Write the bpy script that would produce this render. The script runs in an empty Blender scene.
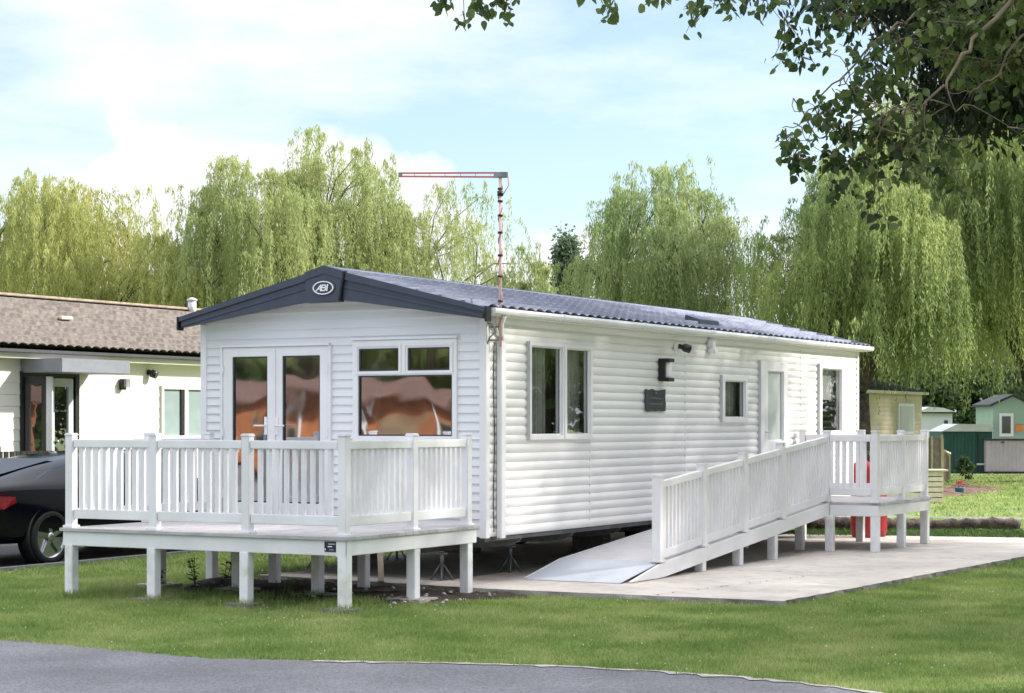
import bpy, bmesh, math, random
import numpy as np
from mathutils import Vector, Matrix
random.seed(7); RNG = np.random.default_rng(7)
S = bpy.context.scene
COL = S.collection
PI = math.pi
ORG = {}

# ------------------------------------------------------------------ materials
def new_mat(name):
    m = bpy.data.materials.new(name); m.use_nodes = True
    return m, m.node_tree, m.node_tree.nodes['Principled BSDF']
def setin(b, k, v):
    if k in b.inputs: b.inputs[k].default_value = v
def mat(name, c, rough=.6, var=.12, scale=6., c2=None, bump=0., bscale=None, metal=0., spec=.5, mix=(.4, .65), coat=0.):
    m, t, b = new_mat(name)
    tc = t.nodes.new('ShaderNodeTexCoord')
    n = t.nodes.new('ShaderNodeTexNoise'); n.inputs['Scale'].default_value = scale; n.inputs['Detail'].default_value = 6
    t.links.new(tc.outputs['Object'], n.inputs['Vector'])
    r = t.nodes.new('ShaderNodeValToRGB')
    c2 = c2 or tuple(x*(1-var) for x in c)
    r.color_ramp.elements[0].position = mix[0]; r.color_ramp.elements[1].position = mix[1]
    r.color_ramp.elements[0].color = (*c2, 1); r.color_ramp.elements[1].color = (*c, 1)
    t.links.new(n.outputs['Fac'], r.inputs['Fac']); t.links.new(r.outputs['Color'], b.inputs['Base Color'])
    b.inputs['Roughness'].default_value = rough; b.inputs['Metallic'].default_value = metal
    setin(b, 'Specular IOR Level', spec); setin(b, 'Coat Weight', coat); setin(b, 'Coat Roughness', .05)
    if bump:
        n2 = t.nodes.new('ShaderNodeTexNoise'); n2.inputs['Scale'].default_value = bscale or scale*6; n2.inputs['Detail'].default_value = 5
        t.links.new(tc.outputs['Object'], n2.inputs['Vector'])
        bp = t.nodes.new('ShaderNodeBump'); bp.inputs['Strength'].default_value = bump; bp.inputs['Distance'].default_value = .02
        t.links.new(n2.outputs['Fac'], bp.inputs['Height']); t.links.new(bp.outputs['Normal'], b.inputs['Normal'])
    return m
def leaf_mat(name, ca, cb, cc, trans=.45, rough=.5, big=.35):
    """leaf: colour differs from leaf to leaf and in large patches; thin, so light passes through"""
    m, t, b = new_mat(name)
    g = t.nodes.new('ShaderNodeNewGeometry'); tc = t.nodes.new('ShaderNodeTexCoord')
    n = t.nodes.new('ShaderNodeTexNoise'); n.inputs['Scale'].default_value = big; n.inputs['Detail'].default_value = 3
    t.links.new(tc.outputs['Object'], n.inputs['Vector'])
    ad = t.nodes.new('ShaderNodeMath'); ad.operation = 'MULTIPLY_ADD'; ad.inputs[1].default_value = .55
    t.links.new(g.outputs['Random Per Island'], ad.inputs[0])
    sc = t.nodes.new('ShaderNodeMath'); sc.operation = 'MULTIPLY_ADD'; sc.inputs[1].default_value = 1.3; sc.inputs[2].default_value = -.4
    t.links.new(n.outputs['Fac'], sc.inputs[0]); t.links.new(sc.outputs[0], ad.inputs[2])
    r = t.nodes.new('ShaderNodeValToRGB'); r.color_ramp.elements[0].color = (*ca, 1); r.color_ramp.elements[1].color = (*cc, 1)
    r.color_ramp.elements[0].position = .15; r.color_ramp.elements[1].position = .9
    e = r.color_ramp.elements.new(.5); e.color = (*cb, 1)
    t.links.new(ad.outputs[0], r.inputs['Fac']); t.links.new(r.outputs['Color'], b.inputs['Base Color'])
    b.inputs['Roughness'].default_value = rough; setin(b, 'Specular IOR Level', .35)
    tr = t.nodes.new('ShaderNodeBsdfTranslucent'); t.links.new(r.outputs['Color'], tr.inputs['Color'])
    mx = t.nodes.new('ShaderNodeMixShader'); mx.inputs[0].default_value = trans
    t.links.new(b.outputs[0], mx.inputs[1]); t.links.new(tr.outputs[0], mx.inputs[2])
    t.links.new(mx.outputs[0], t.nodes['Material Output'].inputs['Surface'])
    return m
def glass_mat(name, refl=.4, wav=.0, tint=.5, wscale=1.2):
    m, t, b = new_mat(name); t.nodes.remove(b)
    tc = t.nodes.new('ShaderNodeTexCoord')
    gl = t.nodes.new('ShaderNodeBsdfGlossy'); gl.inputs['Roughness'].default_value = .03 if wav > .004 else .01; gl.inputs['Color'].default_value = (.95, .97, 1, 1)
    tr = t.nodes.new('ShaderNodeBsdfTransparent'); tr.inputs['Color'].default_value = (tint, tint*1.02, tint*1.02, 1)
    mx = t.nodes.new('ShaderNodeMixShader')
    fr = t.nodes.new('ShaderNodeLayerWeight'); fr.inputs['Blend'].default_value = .25
    ma = t.nodes.new('ShaderNodeMath'); ma.operation = 'MULTIPLY_ADD'; ma.inputs[1].default_value = 1-refl; ma.inputs[2].default_value = refl; ma.use_clamp = True
    t.links.new(fr.outputs['Fresnel'], ma.inputs[0]); t.links.new(ma.outputs[0], mx.inputs[0])
    if wav:
        n = t.nodes.new('ShaderNodeTexNoise'); n.inputs['Scale'].default_value = wscale; n.inputs['Detail'].default_value = .8
        n.inputs['Distortion'].default_value = .6
        t.links.new(tc.outputs['Object'], n.inputs['Vector'])
        bp = t.nodes.new('ShaderNodeBump'); bp.inputs['Strength'].default_value = 1; bp.inputs['Distance'].default_value = wav
        t.links.new(n.outputs['Fac'], bp.inputs['Height']); t.links.new(bp.outputs['Normal'], gl.inputs['Normal'])
    t.links.new(tr.outputs[0], mx.inputs[1]); t.links.new(gl.outputs[0], mx.inputs[2])
    t.links.new(mx.outputs[0], t.nodes['Material Output'].inputs['Surface'])
    return m

M = dict(
 clad=mat('cream cladding', (.82, .80, .795), .42, .05, 1.1, bump=.15, bscale=60),
 cladf=mat('white front cladding', (.81, .81, .835), .45, .04, 1.1, bump=.15, bscale=60),
 upvc=mat('white plastic trim', (.84, .83, .85), .3, .05, 3),
 deckw=mat('white deck plastic', (.86, .845, .88), .38, .06, 2.2, c2=(.77, .755, .775), bump=.06, bscale=30),
 deckfloor=mat('pale deck boards', (.50, .48, .49), .6, .2, 5, bump=.2),
 navy=mat('slate blue board', (.055, .066, .10), .38, .12, 4, bump=.05),
 joint=mat('black joint', (.01, .011, .015), .5),
 rooft=mat('slate blue pressed roof', (.265, .28, .365), .8, .2, 2.2, bump=.25, bscale=90, spec=.2),
 brownroof=mat('brown tile roof', (.20, .17, .145), .85, .4, 9, c2=(.11, .09, .08), bump=.6, bscale=60),
 cream=mat('cream boards', (.78, .74, .66), .6, .04, 1.5),
 palewhite=mat('pale grey boards', (.6, .64, .68), .6, .05, 2),
 black=mat('black paint', (.012, .012, .014), .4),
 dark=mat('dark grey', (.05, .05, .055), .55, .2),
 steel=mat('galvanised steel', (.30, .31, .32), .5, .3, 9, metal=.5, bump=.1),
 chass=mat('weathered chassis steel', (.13, .13, .13), .6, .4, 4, metal=.3),
 rubber=mat('tyre rubber', (.018, .018, .018), .85, .2, 20),
 block=mat('grey concrete block', (.22, .21, .20), .95, .35, 6, bump=.6),
 curtain=mat('curtain', (.80, .80, .78), .9, .12, 5),
 inner=mat('room lining', (.60, .58, .55), .9, .2, 2),
 slate=mat('slate plaque', (.06, .062, .066), .7, .35, 14, bump=.6),
 chalk=mat('faded lettering', (.3, .3, .3), .8),
 red=mat('red gas bottle paint', (.34, .012, .020), .38, .2, 5, c2=(.26, .010, .015)),
 chrome=mat('chrome', (.7, .7, .7), .15, metal=1.),
 carp=mat('black car paint', (.004, .004, .008), .12, .05, 3, coat=.12, spec=.16),
 cardark=mat('car glass', (.008, .009, .011), .04, 0, spec=.9),
 carglass=mat('car rear glass', (.008, .012, .03), .25, 0, spec=.25),
 lampred=mat('tail lamp', (.26, .008, .010), .15, .3, 30),
 alloy=mat('alloy', (.55, .56, .58), .25, .1, metal=1.),
 pink=mat('red lead', (.66, .19, .20), .5, .1),
 polew=mat('pale mast', (.72, .50, .47), .5, .1),
 bark=mat('bark', (.12, .09, .065), .95, .5, 7, c2=(.045, .035, .028), bump=1., bscale=18),
 jamb=mat('pale grey jamb', (.52, .53, .55), .4, .1),
 deckp=mat('stained post plastic', (.86, .845, .88), .42, .06, 5, c2=(.66, .66, .60), mix=(.30, .50)),
 barkl=mat('pale bark', (.34, .31, .27), .9, .4, 7, c2=(.18, .16, .14)),
 twig=mat('twig bark', (.20, .15, .10), .8, .3, 12),
 logm=mat('rotten log bark', (.13, .095, .08), .95, .5, 9, c2=(.035, .026, .026), bump=1., bscale=25),
 wood=mat('weathered fence wood', (.42, .33, .25), .85, .25, 9, c2=(.30, .24, .19), bump=.3),
 woodl=mat('new pale timber', (.78, .68, .50), .8, .2, 7, bump=.2),
 teal=mat('dark green sheet', (.015, .085, .070), .55, .2, 3),
 mauve=mat('mauve grey sheet', (.50, .46, .50), .6, .08, 3),
 green=mat('pale green boards', (.34, .48, .38), .7, .1, 2),
 lroof=mat('grey white roof sheet', (.62, .64, .66), .6, .15, 2),
 felt=mat('dark felt', (.06, .065, .075), .9, .3, 8),
 orange=mat('orange sign', (.80, .26, .06), .6),
 terra=mat('terracotta boards', (.46, .165, .06), .6, .35, 3),
 redroof=mat('red brown roof', (.15, .075, .055), .7, .4, 3),
 brick=mat('light brick', (.30, .20, .12), .8, .3, 3),
 gl=glass_mat('window glass', .26, .0012, .85, 2.2),
 glf=glass_mat('front window glass', .56, .0070, .30, 1.3),
 glp=glass_mat('plain glass', .30, .0008, .40, 2.),
 frost=mat('frosted glass', (.50, .55, .53), .22, .12, 2.5),
 signb=mat('navy sign', (.02, .025, .06), .4),
 white=mat('white lettering', (.85, .85, .87), .4, 0),
 soil=mat('dark soil', (.062, .042, .030), .98, .5, 7, c2=(.028, .020, .016), bump=1., bscale=22),
 mulch=mat('mulch', (.22, .14, .09), .98, .6, 6, c2=(.08, .05, .035), bump=1., bscale=20),
 stone=mat('pebble', (.45, .42, .40), .9, .3, 8),
 pot=mat('blue pot', (.05, .20, .34), .4, .2),
 petal=mat('red petal', (.50, .02, .04), .6, .3),
 daisy=mat('white petal', (.8, .8, .78), .7, .05),
 gravel=mat('pale gravel', (.50, .46, .40), .95, .3, 5, bump=.6),
)
# asphalt
def asphalt(name, c, c2, spec=.35, rough=.75):
    m = mat(name, c, rough, 0, .9, c2=c2, bump=.55, bscale=160, spec=spec, mix=(.35, .7))
    t = m.node_tree; b = t.nodes['Principled BSDF']
    tc = t.nodes.new('ShaderNodeTexCoord'); v = t.nodes.new('ShaderNodeTexVoronoi'); v.inputs['Scale'].default_value = 75
    t.links.new(tc.outputs['Object'], v.inputs['Vector'])
    mx = t.nodes.new('ShaderNodeMix'); mx.data_type = 'RGBA'; mx.blend_type = 'MULTIPLY'; mx.inputs[0].default_value = .5
    src = b.inputs['Base Color'].links[0].from_socket
    rr = t.nodes.new('ShaderNodeValToRGB'); rr.color_ramp.elements[0].color = (.45, .45, .46, 1); rr.color_ramp.elements[1].color = (1.6, 1.8, 1.75, 1)
    rr.color_ramp.elements[0].position = .2; rr.color_ramp.elements[1].position = .9
    t.links.new(v.outputs['Color'], rr.inputs['Fac'])
    t.links.new(src, mx.inputs[6]); t.links.new(rr.outputs['Color'], mx.inputs[7]); t.links.new(mx.outputs[2], b.inputs['Base Color'])
    return m
M['asphalt'] = asphalt('road asphalt', (.23, .215, .235), (.15, .142, .158))
M['tarmac'] = asphalt('parking tarmac', (.045, .045, .05), (.03, .03, .034))
def concrete(name, c, c2, c3):
    m = mat(name, c, .85, 0, .8, c2=c2, bump=.35, bscale=55, mix=(.3, .62))
    t = m.node_tree; b = t.nodes['Principled BSDF']; tc = t.nodes.new('ShaderNodeTexCoord')
    n = t.nodes.new('ShaderNodeTexNoise'); n.inputs['Scale'].default_value = 4.5; n.inputs['Detail'].default_value = 8; n.inputs['Roughness'].default_value = .7
    t.links.new(tc.outputs['Object'], n.inputs['Vector'])
    rr = t.nodes.new('ShaderNodeValToRGB'); rr.color_ramp.elements[0].position = .36; rr.color_ramp.elements[1].position = .52
    rr.color_ramp.elements[0].color = (*c3, 1); rr.color_ramp.elements[1].color = (1, 1, 1, 1)
    t.links.new(n.outputs['Fac'], rr.inputs['Fac'])
    mx = t.nodes.new('ShaderNodeMix'); mx.data_type = 'RGBA'; mx.blend_type = 'MULTIPLY'; mx.inputs[0].default_value = .7
    src = b.inputs['Base Color'].links[0].from_socket
    t.links.new(src, mx.inputs[6]); t.links.new(rr.outputs['Color'], mx.inputs[7]); t.links.new(mx.outputs[2], b.inputs['Base Color'])
    return m
M['conc'] = concrete('slab concrete', (.59, .535, .485), (.46, .42, .385), (.74, .71, .69))
M['concedge'] = concrete('broken slab edge', (.34, .32, .31), (.15, .14, .135), (.5, .48, .46))
M['kerbm'] = concrete('kerb concrete', (.24, .24, .25), (.17, .17, .18), (.7, .7, .7))
M['worn'] = concrete('worn pale edge', (.58, .55, .52), (.38, .36, .33), (.7, .68, .65))
M['ramp'] = concrete('ramp tread', (.62, .595, .61), (.53, .51, .525), (.88, .88, .88))
M['plate'] = mat('steel toe plate', (.62, .65, .72), .5, .14, 2.2, metal=.15, bump=.1)
# lawn
def lawn():
    m = mat('lawn', (.215, .275, .078), .95, 0, .55, c2=(.15, .205, .06), bump=.8, bscale=45)
    t = m.node_tree; b = t.nodes['Principled BSDF']; tc = t.nodes.new('ShaderNodeTexCoord')
    n = t.nodes.new('ShaderNodeTexNoise'); n.inputs['Scale'].default_value = 1.6; n.inputs['Detail'].default_value = 7
    t.links.new(tc.outputs['Object'], n.inputs['Vector'])
    rr = t.nodes.new('ShaderNodeValToRGB'); rr.color_ramp.elements[0].position = .62; rr.color_ramp.elements[1].position = .75
    t.links.new(n.outputs['Fac'], rr.inputs['Fac'])
    mx = t.nodes.new('ShaderNodeMix'); mx.data_type = 'RGBA'; mx.inputs[7].default_value = (.17, .16, .08, 1)
    src = b.inputs['Base Color'].links[0].from_socket
    t.links.new(rr.outputs['Color'], mx.inputs[0]); t.links.new(src, mx.inputs[6]); t.links.new(mx.outputs[2], b.inputs['Base Color'])
    return m
M['lawn'] = lawn()
M['blade'] = leaf_mat('grass blade', (.15, .245, .060), (.27, .37, .100), (.50, .50, .24), .5, .6, 1.1)
M['weed'] = leaf_mat('weed leaf', (.03, .07, .015), (.05, .11, .02), (.10, .16, .03), .35, .6, .6)
M['wil_y'] = leaf_mat('yellow willow leaf', (.27, .31, .10), (.42, .44, .15), (.60, .58, .24), .55)
M['wil_m'] = leaf_mat('mid willow leaf', (.23, .29, .11), (.36, .42, .17), (.54, .56, .25), .55)
M['wil_g'] = leaf_mat('green willow leaf', (.21, .29, .12), (.33, .41, .18), (.50, .54, .25), .55)
M['wil_d'] = leaf_mat('deep willow leaf', (.17, .235, .085), (.29, .37, .135), (.48, .53, .20), .58)
M['broad'] = leaf_mat('broad leaf', (.035, .060, .020), (.075, .125, .034), (.19, .235, .07), .5, .34, 1.2)
M['shadeleaf'] = leaf_mat('shade dark needle', (.012, .022, .010), (.02, .034, .014), (.035, .05, .02), .2, .7, 1.)  # near-black leaf colour stands in for deep shade inside the crown
M['pop'] = leaf_mat('poplar leaf', (.06, .10, .06), (.10, .15, .09), (.16, .22, .12), .4, .6, .5)
M['hedge'] = leaf_mat('background leaf', (.045, .08, .032), (.08, .13, .048), (.15, .20, .07), .4, .6, .5)

# ------------------------------------------------------------------ object helpers
def link(o, parent=None, origin=(0, 0, 0)):
    COL.objects.link(o)
    if parent is not None: o.parent = parent
    ORG[o.name] = Vector(origin)
    return o
def thing(name, label, cat, loc=(0, 0, 0), group=None, kind=None):
    o = bpy.data.objects.new(name, None); o.empty_display_size = .2
    COL.objects.link(o); o.location = loc; ORG[o.name] = Vector(loc)
    o['label'] = label; o['category'] = cat
    if group: o['group'] = group
    if kind: o['kind'] = kind
    return o
def tag(o, label=None, cat=None, group=None, kind=None):
    for k, v in (('label', label), ('category', cat), ('group', group), ('kind', kind)):
        if v: o[k] = v
    return o
def tree_copy(root, loc, **kw):
    def cp(o, par):
        c = o.copy(); COL.objects.link(c); c.parent = par
        ORG[c.name] = ORG[o.name]
        for ch in [x for x in o.children]: cp(ch, c)
        return c
    r = cp(root, None); r.location = loc; ORG[r.name] = Vector(loc)
    tag(r, **kw)
    return r
class MB:
    def __init__(s): s.v = []; s.f = []; s.sm = []
    def add(s, vs, fs, smooth=False):
        n = len(s.v); s.v += [tuple(v) for v in vs]; s.f += [tuple(i+n for i in f) for f in fs]; s.sm += [smooth]*len(fs); return s
    def box(s, x0, y0, z0, x1, y1, z1):
        vs = [(x, y, z) for z in (z0, z1) for y in (y0, y1) for x in (x0, x1)]
        return s.add(vs, [(0, 2, 3, 1), (4, 5, 7, 6), (0, 1, 5, 4), (2, 6, 7, 3), (0, 4, 6, 2), (1, 3, 7, 5)])
    def beam(s, a, b, w, h, up=(0, 0, 1)):
        """rectangular bar from a to b, w sideways, h along up"""
        a = Vector(a); b = Vector(b); d = (b-a).normalized(); u = Vector(up); sd = d.cross(u).normalized(); u2 = sd.cross(d).normalized()
        vs = []
        for p in (a, b):
            for i, j in ((-1, -1), (1, -1), (1, 1), (-1, 1)): vs.append(p+sd*(w/2*i)+u2*(h/2*j))
        return s.add(vs, [(0, 1, 2, 3), (7, 6, 5, 4), (0, 4, 5, 1), (1, 5, 6, 2), (2, 6, 7, 3), (3, 7, 4, 0)])
    def vbar(s, a, b, w, t, h0, h1):
        """bar along a->b (horizontal width t sideways) whose ends are cut vertically; z offsets h0 (bottom) h1 (top)"""
        a = Vector(a); b = Vector(b); d = Vector((b.x-a.x, b.y-a.y, 0)).normalized(); sd = Vector((-d.y, d.x, 0))*(t/2)
        vs = []
        for p in (a, b):
            for sg, hh in ((-1, h0), (1, h0), (1, h1), (-1, h1)): vs.append(p+sd*sg+Vector((0, 0, hh)))
        return s.add(vs, [(0, 3, 2, 1), (4, 5, 6, 7), (0, 1, 5, 4), (1, 2, 6, 5), (2, 3, 7, 6), (3, 0, 4, 7)])
    def tube(s, pts, rs, n=10, cap=True, smooth=True):
        pts = [Vector(p) for p in pts]
        if not hasattr(rs, '__len__'): rs = [rs]*len(pts)
        vs = []; pu = None
        for i, p in enumerate(pts):
            d = (pts[min(i+1, len(pts)-1)]-pts[max(i-1, 0)]).normalized()
            if pu is None: pu = Vector((0, 0, 1)) if abs(d.z) < .9 else Vector((1, 0, 0))
            sd = d.cross(pu).normalized(); pu = sd.cross(d).normalized()
            for k in range(n):
                a = 2*PI*k/n; vs.append(p+(sd*math.cos(a)+pu*math.sin(a))*rs[i])
        fs = [(i*n+k, i*n+(k+1) % n, (i+1)*n+(k+1) % n, (i+1)*n+k) for i in range(len(pts)-1) for k in range(n)]
        s.add(vs, fs, smooth)
        if cap:
            m = len(s.v)-len(vs); s.f += [tuple(m+k for k in range(n-1, -1, -1)), tuple(m+(len(pts)-1)*n+k for k in range(n))]; s.sm += [False, False]
        return s
    def lathe(s, c, prof, axis=(0, 0, 1), n=24, smooth=True):
        """prof: list of (r, h) along axis from c"""
        ax = Vector(axis).normalized(); u = ax.orthogonal().normalized(); w = ax.cross(u); c = Vector(c)
        vs = [c+ax*h+(u*math.cos(2*PI*k/n)+w*math.sin(2*PI*k/n))*r for r, h in prof for k in range(n)]
        fs = [(i*n+k, i*n+(k+1) % n, (i+1)*n+(k+1) % n, (i+1)*n+k) for i in range(len(prof)-1) for k in range(n)]
        s.add(vs, fs, smooth)
        m = len(s.v)-len(vs); s.f += [tuple(m+k for k in range(n-1, -1, -1)), tuple(m+(len(prof)-1)*n+k for k in range(n))]; s.sm += [False, False]
        return s
    def prism(s, poly, d):
        """poly: list of 3D points in a plane, extruded by vector d"""
        n = len(poly); d = Vector(d); p = [Vector(q) for q in poly]
        s.add(p+[q+d for q in p], [tuple(range(n))[::-1], tuple(range(n, 2*n))]+[(i, (i+1) % n, n+(i+1) % n, n+i) for i in range(n)])
        return s
    def build(s, name, m, parent=None, bevel=0., kind=None, recalc=True):
        org = ORG[parent.name] if parent is not None else Vector((0, 0, 0))
        me = bpy.data.meshes.new(name); me.from_pydata([tuple(Vector(v)-org) for v in s.v], [], s.f)
        me.polygons.foreach_set('use_smooth', s.sm)
        me.materials.append(m)
        if recalc:
            bm = bmesh.new(); bm.from_mesh(me); bmesh.ops.recalc_face_normals(bm, faces=bm.faces)
            if bevel:
                es = [e for e in bm.edges if len(e.link_faces) == 2 and e.calc_face_angle(0) > .6]
                bmesh.ops.bevel(bm, geom=es, offset=bevel, segments=2, affect='EDGES', clamp_overlap=True)
            bm.to_mesh(me); bm.free()
        o = bpy.data.objects.new(name, me); link(o, parent, org)
        if kind: o['kind'] = kind
        return o
def box(name, m, parent, *a, bevel=.003, **k): return MB().box(*a).build(name, m, parent, bevel, **k)
def np_mesh(name, V, F, m, parent=None, org=(0, 0, 0), smooth=False):
    """V (n,3), F (m,k) all same k"""
    me = bpy.data.meshes.new(name); k = F.shape[1]
    V = V-np.array(org)
    me.vertices.add(len(V)); me.vertices.foreach_set('co', V.astype(np.float32).ravel())
    me.loops.add(F.size); me.loops.foreach_set('vertex_index', F.astype(np.int32).ravel())
    me.polygons.add(len(F)); me.polygons.foreach_set('loop_start', np.arange(0, F.size, k, dtype=np.int32))
    me.polygons.foreach_set('loop_total', np.full(len(F), k, dtype=np.int32))
    if smooth: me.polygons.foreach_set('use_smooth', np.ones(len(F), dtype=bool))
    me.materials.append(m); me.update(calc_edges=True)
    o = bpy.data.objects.new(name, me); link(o, parent, org); return o
def text(name, body, size, m, parent, loc, rot, extrude=.002, shear=0., offset=0., xs=1.):
    cu = bpy.data.curves.new(name, 'FONT'); cu.body = body; cu.size = size; cu.extrude = extrude; cu.align_x = 'CENTER'; cu.align_y = 'CENTER'
    cu.shear = shear; cu.offset = offset
    tmp = bpy.data.objects.new(name+'_tmp', cu); COL.objects.link(tmp)
    dg = bpy.context.evaluated_depsgraph_get(); me = bpy.data.meshes.new_from_object(tmp.evaluated_get(dg))
    bpy.data.objects.remove(tmp); me.materials.clear(); me.materials.append(m)
    mt = Matrix.Translation(Vector(loc)-ORG[parent.name]) @ rot.to_4x4() @ Matrix.Diagonal((xs, 1, 1, 1)); me.transform(mt)
    o = bpy.data.objects.new(name, me); link(o, parent, ORG[parent.name]); return o

# ------------------------------------------------------------------ camera frame
CAM = Vector((10.216, -17.775, 1.75)); RGT = Vector((.8738, .4863, 0)); FWD = Vector((-.4863, .8738, 0))
def C(xc, zc, z=0.): return CAM*Vector((1, 1, 0)).length*0+Vector((CAM.x, CAM.y, 0))+RGT*xc+FWD*zc+Vector((0, 0, z))

# ------------------------------------------------------------------ world, sun, camera
SUNEL = math.radians(31); SUNAZ = math.atan2(.80, .60)
sd = Vector((math.sin(SUNAZ)*math.cos(SUNEL), math.cos(SUNAZ)*math.cos(SUNEL), math.sin(SUNEL)))
w = bpy.data.worlds.new('World'); S.world = w; w.use_nodes = True; t = w.node_tree; bg = t.nodes['Background']
sky = t.nodes.new('ShaderNodeTexSky'); sky.sky_type = 'NISHITA'; sky.sun_disc = False; sky.sun_elevation = SUNEL; sky.sun_rotation = SUNAZ
sky.air_density = 1.; sky.dust_density = .5; sky.ozone_density = 1.6; sky.altitude = 0
tc = t.nodes.new('ShaderNodeTexCoord'); sx = t.nodes.new('ShaderNodeSeparateXYZ'); t.links.new(tc.outputs['Generated'], sx.inputs[0])
zz = t.nodes.new('ShaderNodeMath'); zz.operation = 'MAXIMUM'; zz.inputs[1].default_value = 0; t.links.new(sx.outputs['Z'], zz.inputs[0])
za = t.nodes.new('ShaderNodeMath'); za.operation = 'ADD'; za.inputs[1].default_value = .16; t.links.new(zz.outputs[0], za.inputs[0])
dv = t.nodes.new('ShaderNodeVectorMath'); dv.operation = 'DIVIDE'
cb = t.nodes.new('ShaderNodeCombineXYZ')
for i in range(3): t.links.new(za.outputs[0], cb.inputs[i])
t.links.new(tc.outputs['Generated'], dv.inputs[0]); t.links.new(cb.outputs[0], dv.inputs[1])
mp = t.nodes.new('ShaderNodeMapping'); mp.inputs['Location'].default_value = (1.7, 3.1, 0.); mp.inputs['Scale'].default_value = (1, 1, .45)
t.links.new(dv.outputs[0], mp.inputs['Vector'])
cn = t.nodes.new('ShaderNodeTexNoise'); cn.inputs['Scale'].default_value = 1.15; cn.inputs['Detail'].default_value = 9; cn.inputs['Roughness'].default_value = .56
t.links.new(mp.outputs[0], cn.inputs['Vector'])
cr = t.nodes.new('ShaderNodeValToRGB'); cr.color_ramp.elements[0].position = .48; cr.color_ramp.elements[1].position = .74
cr.color_ramp.elements[0].color = (.15, .15, .15, 1); cr.color_ramp.elements[1].color = (1, 1, 1, 1)
t.links.new(cn.outputs['Fac'], cr.inputs['Fac'])
cm = t.nodes.new('ShaderNodeMix'); cm.data_type = 'RGBA'; cm.inputs[7].default_value = (4.4, 4.45, 4.5, 1)
vz = t.nodes.new('ShaderNodeMath'); vz.operation = 'MULTIPLY_ADD'; vz.inputs[1].default_value = 1.1; vz.inputs[2].default_value = -.12; vz.use_clamp = True; t.links.new(sx.outputs['Z'], vz.inputs[0])
vm = t.nodes.new('ShaderNodeMath'); vm.operation = 'MAXIMUM'; t.links.new(vz.outputs[0], vm.inputs[0]); t.links.new(cr.outputs['Color'], vm.inputs[1])
cc = t.nodes.new('ShaderNodeMix'); cc.data_type = 'RGBA'; cc.inputs[6].default_value = (3.6, 3.65, 3.72, 1); cc.inputs[7].default_value = (10.5, 10.6, 10.8, 1)
t.links.new(vz.outputs[0], cc.inputs[0]); t.links.new(cc.outputs[2], cm.inputs[7])
n3 = t.nodes.new('ShaderNodeTexNoise'); n3.inputs['Scale'].default_value = 7.5; n3.inputs['Detail'].default_value = 6; n3.inputs['Roughness'].default_value = .5; t.links.new(tc.outputs['Generated'], n3.inputs['Vector'])
h3 = t.nodes.new('ShaderNodeMath'); h3.operation = 'MULTIPLY_ADD'; h3.inputs[1].default_value = -2.6; t.links.new(sx.outputs['Z'], h3.inputs[0]); t.links.new(n3.outputs['Fac'], h3.inputs[2])
r3 = t.nodes.new('ShaderNodeValToRGB'); r3.color_ramp.elements[0].position = .175; r3.color_ramp.elements[1].position = .235; t.links.new(h3.outputs[0], r3.inputs['Fac'])
vm2 = t.nodes.new('ShaderNodeMath'); vm2.operation = 'MAXIMUM'; t.links.new(vm.outputs[0], vm2.inputs[0]); t.links.new(r3.outputs['Color'], vm2.inputs[1])
t.links.new(vm2.outputs[0], cm.inputs[0]); sk_ = t.nodes.new('ShaderNodeMix'); sk_.data_type = 'RGBA'; sk_.blend_type = 'MULTIPLY'; sk_.inputs[0].default_value = 1; sk_.inputs[7].default_value = (.67, .69, .70, 1); t.links.new(sky.outputs[0], sk_.inputs[6]); t.links.new(sk_.outputs[2], cm.inputs[6])
t.links.new(cm.outputs[2], bg.inputs['Color']); bg.inputs['Strength'].default_value = .10
sl = bpy.data.lights.new('sun', 'SUN'); sl.energy = 2.4; sl.angle = math.radians(2); sl.color = (1, .95, .87)
so = bpy.data.objects.new('sun', sl); COL.objects.link(so); so.rotation_euler = sd.to_track_quat('Z', 'Y').to_euler(); so.location = (30, 20, 30)
cd = bpy.data.cameras.new('camera'); co = bpy.data.objects.new('camera', cd); COL.objects.link(co)
cd.sensor_width = 36; cd.lens = 1955/1024*36; cd.shift_y = 76.5/1024; cd.clip_end = 2000; cd.clip_start = .1
co.location = CAM; co.rotation_euler = FWD.to_track_quat('-Z', 'Y').to_euler(); S.camera = co
S.view_settings.view_transform = 'Standard'; S.view_settings.look = 'None'; S.view_settings.exposure = 1.62; S.view_settings.gamma = 1
S.render.engine = 'CYCLES'; S.cycles.max_bounces = 8; S.cycles.transparent_max_bounces = 12

# ------------------------------------------------------------------ ground
def sheet(name, poly, z, m, kind='structure'):
    o = MB().add([(x, y, z) for x, y in poly], [tuple(range(len(poly)))]).build(name, m); o['kind'] = kind
    if o.data.polygons[0].normal.z < 0: o.data.flip_normals()
    return o
sheet('ground', [(-700, -700), (700, -700), (700, 700), (-700, 700)], 0, M['lawn'])
rd = [(-30, -8.4), (-14, -7.0), (-6, -6.4), (-3, -6.1), (-1.06, -6.01), (.11, -6.13), (1.25, -6.2), (1.8, -6.0), (2.25, -5.86), (2.79, -5.66), (3.7, -5.38), (4.76, -5.28), (5.53, -5.38), (6.08, -5.57), (7.2, -6.05), (9, -7.0), (14, -9.8), (24, -15)]
def jag(p, amp, step, seed):
    r = random.Random(seed); out = []
    for a, b in zip(p[:-1], p[1:]):
        L = math.dist(a, b); n = max(1, int(L/step)); nx, ny = -(b[1]-a[1])/L, (b[0]-a[0])/L
        for i in range(n):
            f = i/n; j = r.uniform(-amp, amp); out.append((a[0]+(b[0]-a[0])*f+nx*j, a[1]+(b[1]-a[1])*f+ny*j))
    return out+[p[-1]]
rj = jag(rd, .032, .085, 3)
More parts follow.
